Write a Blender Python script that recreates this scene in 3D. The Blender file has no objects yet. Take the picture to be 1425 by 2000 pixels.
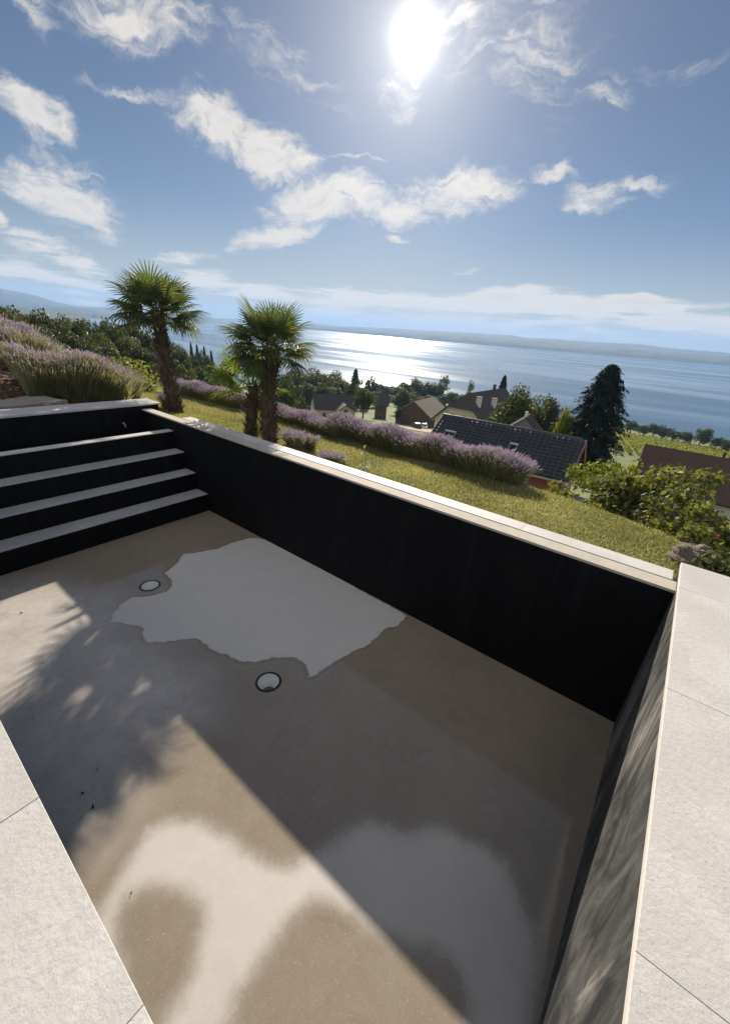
import bpy, math, random
import numpy as np
from mathutils import Vector, Matrix, Quaternion

random.seed(7)
RNG = np.random.default_rng(11)
sc = bpy.context.scene
COL = sc.collection
R = math.radians

# ------------------------------------------------------------------ camera
CAM = np.array([0.0, 0.0, 1.5])
YAW, PITCH, ROLL, FPX, PW, PH = R(36.546), R(24.272), R(4.2226), 789.24, 1425.0, 2000.0
_f0 = np.array([-math.sin(YAW), math.cos(YAW), 0]); _r0 = np.array([math.cos(YAW), math.sin(YAW), 0]); _u0 = np.array([0, 0, 1.0])
CF = _f0 * math.cos(PITCH) - _u0 * math.sin(PITCH)
_u1 = _u0 * math.cos(PITCH) + _f0 * math.sin(PITCH)
CR = _r0 * math.cos(ROLL) + _u1 * math.sin(ROLL)
CU = _u1 * math.cos(ROLL) - _r0 * math.sin(ROLL)
cd = bpy.data.cameras.new('camera'); cam = bpy.data.objects.new('camera', cd); COL.objects.link(cam)
cam.matrix_world = Matrix(((CR[0], CU[0], -CF[0], CAM[0]), (CR[1], CU[1], -CF[1], CAM[1]), (CR[2], CU[2], -CF[2], CAM[2]), (0, 0, 0, 1)))
cd.sensor_fit = 'VERTICAL'; cd.sensor_height = 24.0; cd.lens = 24.0 * FPX / PH
cd.clip_start = 0.05; cd.clip_end = 60000
sc.camera = cam

def ray(x, y): return CR * (x - PW / 2) / FPX - CU * (y - PH / 2) / FPX + CF
def at_z(x, y, z): d = ray(x, y); return CAM + d * (z - CAM[2]) / d[2]
def at_y(x, y, Y): d = ray(x, y); return CAM + d * (Y - CAM[1]) / d[1]
def at_d(x, y, D): d = ray(x, y); return CAM + d * D / math.hypot(d[0], d[1])
def px_size(px, p): return px / FPX * float((np.array(p) - CAM) @ CF)

# ------------------------------------------------------------------ light, sky, exposure
SUN_AZ, SUN_EL = R(-35.0), R(25.4)
SUN = Vector((math.sin(SUN_AZ) * math.cos(SUN_EL), math.cos(SUN_AZ) * math.cos(SUN_EL), math.sin(SUN_EL)))
sl = bpy.data.lights.new('sun', 'SUN'); so = bpy.data.objects.new('sun', sl); COL.objects.link(so)
sl.energy = 4.4; sl.angle = R(0.55); sl.color = (1.0, 0.90, 0.76)
so.rotation_euler = SUN.to_track_quat('Z', 'Y').to_euler(); so.location = (0, 0, 30)
vs = sc.view_settings
vs.view_transform = 'Standard'; vs.look = 'None'; vs.gamma = 1.0; vs.use_curve_mapping = False
vs.exposure = 0.97
SKY_STRENGTH = 0.058
sc.cycles.use_denoising = True
sc.cycles.max_bounces = 8; sc.cycles.volume_bounces = 1; sc.cycles.transparent_max_bounces = 8
sc.cycles.sample_clamp_indirect = 6.0

world = bpy.data.worlds.new('World'); sc.world = world; world.use_nodes = True
world.cycles.sampling_method = 'MANUAL'; world.cycles.sample_map_resolution = 512
class NT:
    """small helper around a node tree"""
    def __init__(s, nt): s.nt = nt; s.nt.nodes.clear()
    def n(s, t, **kw):
        nd = s.nt.nodes.new(t)
        for k, v in kw.items():
            if k == 'inp':
                for a, b in v.items(): s.set(nd, a, b)
            else: setattr(nd, k, v)
        return nd
    def set(s, nd, a, b):
        sock = nd.inputs[a]
        if isinstance(b, bpy.types.NodeSocket): s.nt.links.new(b, sock)
        else:
            if isinstance(b, tuple) and len(b) == 3 and sock.type == 'RGBA': b = b + (1,)
            sock.default_value = b
    def math(s, op, a, b=None, c=None, clamp=False):
        nd = s.n('ShaderNodeMath', operation=op, use_clamp=clamp); s.set(nd, 0, a)
        if b is not None: s.set(nd, 1, b)
        if c is not None: s.set(nd, 2, c)
        return nd.outputs[0]
    def vmath(s, op, a, b=None):
        nd = s.n('ShaderNodeVectorMath', operation=op); s.set(nd, 0, a)
        if b is not None: s.set(nd, 'Scale' if op == 'SCALE' else 1, b)
        return nd.outputs['Value' if op in ('DOT_PRODUCT', 'LENGTH') else 'Vector']
    def noise(s, vec, scale, detail=4, rough=0.5, dist=0.0, out='Fac'):
        nd = s.n('ShaderNodeTexNoise'); s.set(nd, 'Scale', scale); s.set(nd, 'Detail', detail); s.set(nd, 'Roughness', rough); s.set(nd, 'Distortion', dist)
        if vec is not None: s.set(nd, 'Vector', vec)
        return nd.outputs[out]
    def mix(s, f, a, b, mode='MIX'):
        nd = s.n('ShaderNodeMix', data_type='RGBA', blend_type=mode)
        s.set(nd, 0, f); s.set(nd, 6, a); s.set(nd, 7, b); return nd.outputs[2]
    def ss(s, v, lo, hi, a=0.0, b=1.0):
        nd = s.n('ShaderNodeMapRange', interpolation_type='SMOOTHSTEP')
        for i, k in enumerate((v, lo, hi, a, b)): s.set(nd, i, k)
        return nd.outputs[0]
    def lin(s, v, lo, hi, a=0.0, b=1.0):
        nd = s.n('ShaderNodeMapRange')
        for i, k in enumerate((v, lo, hi, a, b)): s.set(nd, i, k)
        return nd.outputs[0]

w = NT(world.node_tree)
wo = w.n('ShaderNodeOutputWorld'); bg = w.n('ShaderNodeBackground')
w.nt.links.new(bg.outputs[0], wo.inputs[0])
sky = w.n('ShaderNodeTexSky', sky_type='NISHITA', sun_disc=False, sun_elevation=SUN_EL, sun_rotation=SUN_AZ, altitude=500, air_density=1.0, dust_density=0.25, ozone_density=2.0)
tc = w.n('ShaderNodeTexCoord').outputs['Generated']
dirv = w.vmath('NORMALIZE', tc)
# wind-torn look: the direction is bent by noise before the cloud shapes are read
wn = w.noise(dirv, 5.0, 7, 0.6, out='Color')
warp = w.vmath('SCALE', w.vmath('SUBTRACT', wn, (0.5, 0.5, 0.5)), 0.16)
_el = w.n('ShaderNodeSeparateXYZ'); w.set(_el, 0, dirv); _k = w.n('ShaderNodeCombineXYZ'); w.set(_k, 0, 1.0); w.set(_k, 1, 1.0); w.set(_k, 2, w.ss(_el.outputs[2], 0.04, 0.25, 0.16, 1.0))
dw = w.vmath('ADD', dirv, w.vmath('MULTIPLY', warp, _k.outputs[0]))
# (pixel x, y, half length, half width, tilt in the picture, thickness)
CLOUDS = [
 (50,222,95,56,12,1.0),(115,235,40,30,30,.7),(60,372,95,36,18,.85),(135,395,110,52,22,.9),(110,325,90,26,20,.6),(8,432,22,18,0,.8),
 (250,35,190,62,12,.75),(60,10,60,40,30,.6),(270,190,130,18,18,.45),
 (440,250,135,52,16,1.0),(520,290,120,52,28,.95),(600,318,60,26,20,.7),
 (625,395,110,52,-8,1.05),(540,462,105,28,-8,1.0),(700,395,80,40,14,1.0),(770,425,70,28,6,.8),(890,385,120,44,-4,.95),(775,468,24,9,0,.6),
 (1180,385,90,34,-6,.6),(1255,358,70,26,0,.55),(1150,405,52,14,8,.6),(1075,348,70,14,6,.5),(1160,182,55,42,20,.42),
 (360,503,62,13,-4,.9),(85,483,66,24,10,1.0),(140,510,90,24,26,.95),(60,530,95,24,6,.9),(150,560,120,28,16,.8),(395,545,80,18,3,.9),(300,560,90,16,5,.7),
 (660,567,36,10,0,.85),(960,578,130,18,-3,1.5),(760,587,280,17,2,1.3),(1080,599,320,22,3,1.35),(1230,592,150,17,2,1.4),(520,575,130,14,4,1.2),(1330,625,280,32,5,1.0),(900,628,460,30,4,.85),
 (913,525,32,6,-12,.6),(680,308,75,6,-2,.5),(1050,110,190,150,-40,.34),(930,60,170,120,20,.34),(795,160,34,80,8,.42),(765,165,24,40,-20,.4),(560,120,200,60,25,.28),(1330,110,170,26,-12,.3),
]
acc = None
for (cx, cy, hl, hw, tilt, th) in CLOUDS:
    c = Vector(ray(cx, cy)).normalized(); t = math.radians(tilt)
    a = Vector(ray(cx + hl * math.cos(t), cy + hl * math.sin(t))).normalized() - c
    b = Vector(ray(cx - hw * math.sin(t), cy + hw * math.cos(t))).normalized() - c
    la, lb = a.length, b.length; ax = a.normalized(); bx = (b - b.dot(ax) * ax).normalized(); cx3 = ax.cross(bx)
    m = Matrix((ax, bx, cx3)).transposed()
    mp = w.n('ShaderNodeMapping', vector_type='TEXTURE')
    mp.inputs['Location'].default_value = c; mp.inputs['Rotation'].default_value = m.to_euler(); mp.inputs['Scale'].default_value = (la * 1.28, lb * 1.32, 0.6)
    w.nt.links.new(dw, mp.inputs['Vector'])
    v = w.math('MULTIPLY_ADD', w.vmath('LENGTH', mp.outputs[0]), -th, th)
    acc = v if acc is None else w.math('MAXIMUM', acc, v)
# heavier broken cloud added to the unseen sky outside the patch, to lift shadows
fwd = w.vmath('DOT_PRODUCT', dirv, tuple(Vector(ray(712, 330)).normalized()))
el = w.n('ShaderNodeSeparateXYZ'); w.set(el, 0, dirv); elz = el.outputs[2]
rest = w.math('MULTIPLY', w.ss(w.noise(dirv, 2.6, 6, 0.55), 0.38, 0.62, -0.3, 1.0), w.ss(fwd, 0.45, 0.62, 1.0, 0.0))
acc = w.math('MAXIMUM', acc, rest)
streak = w.n('ShaderNodeMapping'); w.set(streak, 'Vector', dw); streak.inputs['Rotation'].default_value = (R(12), R(-24), R(20)); streak.inputs['Scale'].default_value = (9, 20, 58)
fb = w.noise(streak.outputs[0], 1.0, 9, 0.62, 0.3)
fb2 = w.noise(dirv, 22, 8, 0.6)
dens = w.math('ADD', acc, w.math('MULTIPLY_ADD', fb, 1.5, -0.80))
dens = w.math('ADD', dens, w.math('MULTIPLY_ADD', fb2, 0.55, -0.275))
lowb = w.n('ShaderNodeMapping'); w.set(lowb, 'Vector', dw); lowb.inputs['Scale'].default_value = (5, 5, 85)
fl_ = w.noise(lowb.outputs[0], 1.0, 8, 0.6, 0.5)
dens = w.math('ADD', dens, w.math('MULTIPLY', w.ss(elz, 0.06, 0.16, 1.0, 0.0), w.math('MULTIPLY_ADD', fl_, 2.2, -1.1)))
cov = w.ss(dens, 0.0, 0.75)
cov = w.math('MULTIPLY', cov, w.ss(acc, 0.0, 0.30))
# sun aureole (the sky itself is brightest round the sun)
ca = w.vmath('DOT_PRODUCT', dirv, tuple(SUN))
ang = w.math('ARCCOSINE', w.math('MINIMUM', ca, 0.999999))
core = w.math('MULTIPLY', w.math('POWER', 2.718, w.math('MULTIPLY', w.math('POWER', w.math('DIVIDE', ang, R(1.5)), 2.0), -1.0)), 18.0)
aur = w.math('MULTIPLY', w.math('POWER', 2.718, w.math('DIVIDE', ang, -R(4.2))), 7.0)
aur2 = w.math('MULTIPLY', w.math('POWER', 2.718, w.math('DIVIDE', ang, -R(13))), 1.0)
glow = w.math('ADD', w.math('ADD', core, aur), aur2)
hz = w.ss(elz, -0.01, 0.22, 1.0, 0.0)
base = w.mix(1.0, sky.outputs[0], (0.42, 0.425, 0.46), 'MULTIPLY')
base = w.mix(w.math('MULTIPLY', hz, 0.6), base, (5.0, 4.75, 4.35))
lowc = w.ss(elz, 0.03, 0.16, 1.0, 0.0)
near = w.ss(ang, R(40), R(95), 1.0, 0.0)
ccol = w.mix(near, (11.5, 11.2, 10.9), (7.8, 7.2, 6.5))  # added clouds far from the sun are brighter, as fill for the shadows
ccol = w.mix(w.ss(dens, 0.55, 1.3, 0, 0.7), ccol, (5.2, 5.3, 5.6))
ccol = w.mix(w.math('MULTIPLY', lowc, 0.8), ccol, (8.2, 7.3, 6.2))
ccol = w.vmath('ADD', ccol, w.vmath('SCALE', (1.0, 0.93, 0.82), w.math('MULTIPLY', w.math('POWER', 2.718, w.math('DIVIDE', ang, -R(5.0))), 4.5)))
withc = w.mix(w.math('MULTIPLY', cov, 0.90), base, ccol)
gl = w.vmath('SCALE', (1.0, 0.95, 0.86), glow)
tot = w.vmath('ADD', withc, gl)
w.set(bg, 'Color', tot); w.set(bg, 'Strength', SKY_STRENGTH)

# ------------------------------------------------------------------ helpers
class MB:
    """collects shapes and links them as one mesh object"""
    def __init__(s): s.v = []; s.f = []; s.mi = []
    def add(s, v, f, m=0):
        o = len(s.v); s.v += [tuple(map(float, p)) for p in v]; s.f += [tuple(i + o for i in q) for q in f]; s.mi += [m] * len(f); return s
    def box(s, x0, x1, y0, y1, z0, z1, m=0, bev=0.0):
        if bev:
            b = bev; v = []; 
            for z, e in ((z0, 0), (z1 - b, 0), (z1, b)):
                v += [(x0 + e, y0 + e, z), (x1 - e, y0 + e, z), (x1 - e, y1 - e, z), (x0 + e, y1 - e, z)]
            f = [(3, 2, 1, 0), (8, 9, 10, 11)]
            for k in (0, 4):
                for i in range(4): j = (i + 1) % 4; f.append((k + i, k + j, k + 4 + j, k + 4 + i))
            return s.add(v, f, m)
        v = [(x, y, z) for z in (z0, z1) for x, y in ((x0, y0), (x1, y0), (x1, y1), (x0, y1))]
        return s.add(v, [(3, 2, 1, 0), (4, 5, 6, 7), (0, 1, 5, 4), (1, 2, 6, 5), (2, 3, 7, 6), (3, 0, 4, 7)], m)
    def prism(s, poly, thick_vec, m=0):
        n = len(poly); t = Vector(thick_vec); v = [Vector(p) for p in poly] + [Vector(p) + t for p in poly]
        f = [tuple(range(n - 1, -1, -1)), tuple(range(n, 2 * n))] + [(i, (i + 1) % n, n + (i + 1) % n, n + i) for i in range(n)]
        return s.add(v, f, m)
    def tube(s, pts, rad, seg=8, m=0, cap=True):
        pts = [Vector(p) for p in pts]; n = len(pts)
        if not hasattr(rad, '__len__'): rad = [rad] * n
        v = []; f = []
        for i, p in enumerate(pts):
            d = (pts[min(i + 1, n - 1)] - pts[max(i - 1, 0)]).normalized()
            a = d.orthogonal().normalized() if i == 0 else (a - a.dot(d) * d).normalized()
            b = d.cross(a)
            v += [p + (a * math.cos(2 * math.pi * k / seg) + b * math.sin(2 * math.pi * k / seg)) * rad[i] for k in range(seg)]
        for i in range(n - 1):
            for k in range(seg): j = (k + 1) % seg; f.append((i * seg + k, i * seg + j, (i + 1) * seg + j, (i + 1) * seg + k))
        if cap: f += [tuple(range(seg - 1, -1, -1)), tuple(range((n - 1) * seg, n * seg))]
        return s.add(v, f, m)
    def lathe(s, prof, c, seg=32, m=0):
        v = []; f = []; n = len(prof)
        for r, z in prof: v += [(c[0] + r * math.cos(2 * math.pi * k / seg), c[1] + r * math.sin(2 * math.pi * k / seg), c[2] + z) for k in range(seg)]
        for i in range(n - 1):
            for k in range(seg): j = (k + 1) % seg; f.append((i * seg + k, i * seg + j, (i + 1) * seg + j, (i + 1) * seg + k))
        return s.add(v, f, m)
    def mesh(s, name, mats, smooth=False):
        me = bpy.data.meshes.new(name); me.from_pydata(s.v, [], s.f)
        for x in (mats if isinstance(mats, (list, tuple)) else [mats]): me.materials.append(M[x])
        if max(s.mi, default=0): me.polygons.foreach_set('material_index', s.mi)
        if smooth: me.polygons.foreach_set('use_smooth', [True] * len(me.polygons))
        me.update(); return me
    def build(s, name, mats, parent=None, smooth=False, world=False):
        if world and parent is not None:
            L = parent.location if parent.parent is None else parent.parent.location + parent.location
            s.v = [(a - L.x, b - L.y, c - L.z) for a, b, c in s.v]
        return obj(name, s.mesh(name, mats, smooth), parent)
def obj(name, me, parent=None):
    o = bpy.data.objects.new(name, me); COL.objects.link(o)
    if parent is not None: o.parent = parent
    return o
def tag(o, label=None, cat=None, group=None, kind=None):
    if label: o['label'] = label
    if cat: o['category'] = cat
    if group: o['group'] = group
    if kind: o['kind'] = kind
    return o
def empty(name, loc, rz=0.0):
    o = bpy.data.objects.new(name, None); COL.objects.link(o); o.location = loc; o.rotation_euler = (0, 0, rz); o.empty_display_size = 0.1; return o
def np_mesh(name, V, F, mats, smooth=False, mi=None):
    """V (n,3), F (m,k) all faces of the same size"""
    V = np.ascontiguousarray(V, dtype=np.float32); F = np.ascontiguousarray(F, dtype=np.int32); me = bpy.data.meshes.new(name)
    m, k = F.shape
    me.vertices.add(len(V)); me.vertices.foreach_set('co', V.ravel())
    me.loops.add(m * k); me.loops.foreach_set('vertex_index', F.ravel())
    me.polygons.add(m); me.polygons.foreach_set('loop_start', np.arange(m, dtype=np.int32) * k)
    try: me.polygons.foreach_set('loop_total', np.full(m, k, dtype=np.int32))
    except Exception: pass
    for x in (mats if isinstance(mats, (list, tuple)) else [mats]): me.materials.append(M[x])
    if mi is not None: me.polygons.foreach_set('material_index', np.asarray(mi, dtype=np.int32))
    me.polygons.foreach_set('use_smooth', np.full(m, smooth))
    me.update(calc_edges=True); return me
def unit(v): return v / np.maximum(np.linalg.norm(v, axis=-1, keepdims=True), 1e-9)
def sstep(x, a, b): t = np.clip((x - a) / (b - a), 0, 1); return t * t * (3 - 2 * t)
_perm = np.random.default_rng(5).permutation(512)
def vnoise(x, y):
    """smooth 2-D value noise, -1..1"""
    x = np.asarray(x, float); y = np.asarray(y, float); xi = np.floor(x).astype(int); yi = np.floor(y).astype(int); fx = x - xi; fy = y - yi
    fx = fx * fx * (3 - 2 * fx); fy = fy * fy * (3 - 2 * fy)
    h = lambda a, b: _perm[(_perm[a & 511] + b) & 511] / 255.5 - 1
    return (h(xi, yi) * (1 - fx) + h(xi + 1, yi) * fx) * (1 - fy) + (h(xi, yi + 1) * (1 - fx) + h(xi + 1, yi + 1) * fx) * fy
def fbm(x, y, o=4): return sum(vnoise(x * 2 ** i + 17 * i, y * 2 ** i - 9 * i) / 2 ** i for i in range(o))

# ------------------------------------------------------------------ materials
M = {}
def mat(name):
    m = bpy.data.materials.new(name); m.use_nodes = True; M[name] = m; t = NT(m.node_tree)
    t.out = t.n('ShaderNodeOutputMaterial'); t.b = t.n('ShaderNodeBsdfPrincipled'); t.nt.links.new(t.b.outputs[0], t.out.inputs[0])
    t.geo = t.n('ShaderNodeNewGeometry'); t.pos = t.geo.outputs['Position']; t.isl = t.geo.outputs['Random Per Island']
    return t
def bump(t, h, dist, strength=1.0):
    b = t.n('ShaderNodeBump'); t.set(b, 'Height', h); t.set(b, 'Distance', dist); t.set(b, 'Strength', strength); t.set(t.b, 'Normal', b.outputs[0])
def simple(name, col, rough=0.7, var=0.15, scale=3.0, bumpd=0.0, bscale=30, metal=0.0, spec=None):
    t = mat(name); n = t.noise(t.pos, scale, 6, 0.6)
    c = t.mix(n, tuple(x * (1 - var) for x in col), tuple(min(1, x * (1 + var)) for x in col))
    t.set(t.b, 'Base Color', c); t.set(t.b, 'Roughness', rough); t.set(t.b, 'Metallic', metal)
    if spec is not None: t.set(t.b, 'Specular IOR Level', spec)
    if bumpd: bump(t, t.noise(t.pos, bscale, 6, 0.65), bumpd)
    return t
def leafy(name, c0, c1, trans=0.35, rough=0.55, tcol=None, big=0.35):
    """leaf material: colour differs leaf by leaf and clump by clump, light shines through"""
    t = mat(name)
    big_n = t.noise(t.pos, big, 3, 0.5)
    f = t.math('MULTIPLY_ADD', t.isl, 0.6, t.math('MULTIPLY_ADD', big_n, 1.2, -0.4), clamp=True)
    c = t.mix(f, c0, c1); t.set(t.b, 'Base Color', c); t.set(t.b, 'Roughness', rough); t.set(t.b, 'Specular IOR Level', 0.10)
    tr = t.n('ShaderNodeBsdfTranslucent'); tc_ = t.mix(1.0, c, tcol or (1.5, 1.5, 0.6), 'MULTIPLY'); t.set(tr, 'Color', tc_)
    mx = t.n('ShaderNodeMixShader'); t.set(mx, 0, trans); t.nt.links.new(t.b.outputs[0], mx.inputs[1]); t.nt.links.new(tr.outputs[0], mx.inputs[2]); t.nt.links.new(mx.outputs[0], t.out.inputs[0])
    return t

# pool floor: dry pale screed and wet smooth film, told apart by the stored distance to the wet edge
t = mat('pool_floor')
at = t.n('ShaderNodeAttribute', attribute_name='dry'); d0 = at.outputs['Fac']
at2 = t.n('ShaderNodeAttribute', attribute_name='soft'); soft = at2.outputs['Fac']
n1 = t.noise(t.pos, 14, 5, 0.6); n2 = t.noise(t.pos, 3.0, 6, 0.6, 0.8); n3 = t.noise(t.pos, 105, 4, 0.75); n4 = t.noise(t.pos, 190, 3, 0.65)
n5 = t.noise(t.pos, 55, 4, 0.6); n6 = t.noise(t.pos, 7, 7, 0.7, 1.4)
d = t.math('ADD', t.math('ADD', d0, t.math('MULTIPLY_ADD', n1, 0.07, -0.035)), t.math('MULTIPLY_ADD', n5, 0.02, -0.01))
wdt = t.math('MULTIPLY_ADD', soft, 0.16, 0.008)
dry = t.math('MULTIPLY', t.ss(t.math('DIVIDE', d, wdt), -1.0, 1.0), t.math('MULTIPLY_ADD', soft, -0.5, 1.0))
rim = t.math('MULTIPLY', t.ss(d, -0.07, -0.012), t.math('SUBTRACT', 1.0, dry))
cd_ = t.mix(n2, (0.57, 0.545, 0.52), (0.69, 0.665, 0.635)); cw = t.mix(n2, (0.235, 0.190, 0.140), (0.345, 0.285, 0.215))
cw = t.mix(t.math('MULTIPLY', rim, 0.22), cw, (0.15, 0.115, 0.08))
at3 = t.n('ShaderNodeAttribute', attribute_name='damp'); damp = t.math('MULTIPLY', at3.outputs['Fac'], t.math('MULTIPLY_ADD', n2, 0.5, 0.42))
c = t.mix(t.math('MAXIMUM', dry, damp), cw, cd_)
c = t.mix(t.ss(n6, 0.40, 0.70, 0.0, 0.42), c, t.mix(dry, (0.33, 0.29, 0.24), (0.66, 0.635, 0.60)))
tide = t.math('MULTIPLY', t.math('SUBTRACT', 1.0, t.math('MULTIPLY', soft, 2.0), clamp=True), t.ss(t.math('ABSOLUTE', t.math('ADD', d, 0.055)), 0.0, 0.014, 1.0, 0.0), t.ss(n2, 0.42, 0.6))
c = t.mix(t.math('MULTIPLY', tide, 0.15), c, (0.52, 0.49, 0.44))
spk = t.ss(n3, 0.57, 0.70); c = t.mix(t.math('MULTIPLY', spk, 0.45), c, (0.62, 0.58, 0.52))
spd = t.ss(n4, 0.40, 0.30); c = t.mix(t.math('MULTIPLY', spd, 0.35), c, (0.10, 0.085, 0.07))
t.set(t.b, 'Base Color', c)
rw_ = t.math('MULTIPLY_ADD', n2, 0.07, 0.045)
t.set(t.b, 'Roughness', t.math('ADD', t.math('MAXIMUM', t.math('MULTIPLY', dry, 0.6), t.math('MULTIPLY', damp, 0.35)), rw_)); t.set(t.b, 'Specular IOR Level', t.math('MULTIPLY_ADD', dry, -0.55, 0.85))
bump(t, t.math('ADD', t.math('MULTIPLY', n3, 0.6), n1), t.math('MULTIPLY_ADD', dry, 0.0016, 0.00012), 0.5)

t = mat('black_wall')
n = t.noise(t.pos, 2.0, 6, 0.6); st = t.n('ShaderNodeMapping'); t.set(st, 'Vector', t.pos); st.inputs['Scale'].default_value = (6, 6, 0.5)
n2 = t.noise(st.outputs[0], 1.5, 6, 0.65)
c = t.mix(t.ss(n2, 0.45, 0.85), (0.0045, 0.005, 0.0065), (0.014, 0.0145, 0.017)); c = t.mix(t.ss(n, 0.55, 0.8), c, (0.010, 0.0098, 0.0098))
t.set(t.b, 'Base Color', c); t.set(t.b, 'Roughness', 0.6); t.set(t.b, 'Specular IOR Level', 0.15); bump(t, t.noise(t.pos, 60, 4, 0.6), 0.001)

# the end wall is the same dark lining with pale streaks of lime running slantwise
t = mat('streaked_wall')
def smap(sy, sz, rx=0.0):
    m_ = t.n('ShaderNodeMapping'); t.set(m_, 'Vector', t.pos); m_.inputs['Rotation'].default_value = (R(rx), 0, 0); m_.inputs['Scale'].default_value = (1, sy, sz); return m_.outputs[0]
n1 = t.noise(smap(3.4, 1.1, 14), 1.2, 8, 0.66, 1.6); n2 = t.noise(smap(16, 2.4, 8), 1.0, 8, 0.68, 1.0); n3 = t.noise(smap(2.0, 0.55, 5), 1.35, 5, 0.55, 0.6); n4 = t.noise(t.pos, 26, 5, 0.65)
c = t.mix(t.ss(n1, 0.36, 0.70), (0.026, 0.027, 0.028), (0.120, 0.118, 0.112)); c = t.mix(t.ss(n4, 0.4, 0.75, 0, 0.35), c, (0.055, 0.055, 0.053))
run_ = t.math('MULTIPLY', t.ss(n3, 0.50, 0.66), t.ss(n2, 0.36, 0.66, 0.15, 1.0))
c = t.mix(t.math('MULTIPLY', run_, 0.9), c, (0.33, 0.31, 0.28))
t.set(t.b, 'Base Color', c); t.set(t.b, 'Roughness', 0.62); t.set(t.b, 'Specular IOR Level', 0.3); bump(t, t.math('ADD', n1, t.noise(t.pos, 80, 4, 0.6)), 0.0015)

def stone(name, a, b, warm):
    t = mat(name); oi = t.n('ShaderNodeObjectInfo'); rnd = oi.outputs['Random']
    off = t.n('ShaderNodeCombineXYZ'); t.set(off, 0, t.math('MULTIPLY', rnd, 40.0)); t.set(off, 1, t.math('MULTIPLY', rnd, 23.0))
    p = t.vmath('ADD', t.pos, off.outputs[0])
    n1 = t.noise(p, 2.2, 8, 0.62, 0.7); n2 = t.noise(p, 9, 6, 0.6, 0.3); n3 = t.noise(p, 90, 4, 0.6)
    c = t.mix(t.ss(n1, 0.35, 0.68), a, b); c = t.mix(t.math('MULTIPLY', rnd, 0.35), c, (0.47, 0.45, 0.42)); c = t.mix(t.ss(t.noise(p, 0.9, 4, 0.55, 0.5), 0.5, 0.72, 0, 0.35), c, (0.42, 0.40, 0.375)); c = t.mix(t.ss(n2, 0.55, 0.75, 0, 0.5), c, warm)
    vein = t.ss(t.math('ABSOLUTE', t.math('SUBTRACT', n1, 0.5)), 0.0, 0.012, 0.22, 0.0); c = t.mix(vein, c, (0.36, 0.34, 0.31))
    c = t.mix(t.ss(n3, 0.44, 0.32, 0, 0.4), c, (0.34, 0.32, 0.30))
    t.set(t.b, 'Base Color', c); t.set(t.b, 'Roughness', 0.62); t.set(t.b, 'Specular IOR Level', 0.35)
    bump(t, t.math('ADD', t.math('MULTIPLY', n2, 0.5), t.noise(p, 48, 7, 0.7)), 0.0036, 0.8)
stone('tile_stone', (0.50, 0.485, 0.465), (0.60, 0.585, 0.56), (0.46, 0.44, 0.415))
stone('tread_stone', (0.36, 0.365, 0.38), (0.45, 0.455, 0.47), (0.33, 0.33, 0.335))
simple('tile_edge', (0.66, 0.62, 0.56), 0.5, 0.05)
simple('raw_concrete', (0.44, 0.40, 0.34), 0.85, 0.25, 6, 0.003, 70)
simple('white_plastic', (0.72, 0.74, 0.72), 0.35, 0.05)
simple('black_rubber', (0.012, 0.012, 0.013), 0.45, 0.1)
simple('drain_grate', (0.10, 0.105, 0.10), 0.4, 0.1)
simple('mulch_soil', (0.10, 0.060, 0.038), 0.95, 0.45, 14, 0.02, 40)
t = mat('mulch_chip'); t.set(t.b, 'Base Color', t.mix(t.isl, (0.06, 0.03, 0.018), (0.26, 0.155, 0.09))); t.set(t.b, 'Roughness', 0.9)
simple('bed_stone', (0.30, 0.27, 0.24), 0.85, 0.25, 5, 0.006, 30)
t = mat('lawn_soil'); n = t.noise(t.pos, 1.2, 6, 0.6); t.set(t.b, 'Base Color', t.mix(n, (0.10, 0.10, 0.03), (0.20, 0.18, 0.07))); t.set(t.b, 'Roughness', 0.95); bump(t, t.noise(t.pos, 60, 5, 0.7), 0.02)
leafy('grass_blade', (0.115, 0.135, 0.055), (0.43, 0.41, 0.21), 0.5, 0.6, (1.3, 1.25, 0.7), 0.9)
leafy('palm_leaf', (0.062, 0.085, 0.045), (0.145, 0.170, 0.088), 0.34, 0.40, (1.7, 1.7, 0.75), 1.4)
leafy('palm_leaf_young', (0.07, 0.12, 0.02), (0.17, 0.21, 0.045), 0.5, 0.45, (1.8, 1.7, 0.5), 1.4)
t = mat('palm_bark'); n = t.noise(t.pos, 18, 6, 0.7); t.set(t.b, 'Base Color', t.mix(t.math('MULTIPLY_ADD', t.isl, 0.5, t.math('MULTIPLY', n, 0.6)), (0.035, 0.024, 0.017), (0.19, 0.135, 0.09))); t.set(t.b, 'Roughness', 0.95); bump(t, t.noise(t.pos, 90, 5, 0.7), 0.012)
simple('petiole', (0.12, 0.15, 0.045), 0.5, 0.2)
leafy('lavender_stem', (0.17, 0.175, 0.10), (0.36, 0.35, 0.22), 0.5, 0.7, (1.2, 1.2, 0.8), 2.0)
leafy('lavender_flower', (0.46, 0.405, 0.47), (0.76, 0.69, 0.76), 0.5, 0.9, (1.05, 1.0, 1.03), 3.0)
leafy('leaf_dark', (0.034, 0.043, 0.026), (0.095, 0.108, 0.058), 0.22, 0.55, (1.5, 1.5, 0.6), 0.12)
leafy('leaf_mid', (0.042, 0.055, 0.026), (0.13, 0.145, 0.062), 0.28, 0.55, (1.5, 1.5, 0.6), 0.2)
leafy('leaf_light', (0.065, 0.095, 0.018), (0.22, 0.24, 0.055), 0.42, 0.5, (1.6, 1.5, 0.5), 0.9)
leafy('leaf_shrub', (0.055, 0.075, 0.026), (0.21, 0.22, 0.085), 0.38, 0.55, (1.6, 1.5, 0.5), 1.1)
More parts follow.
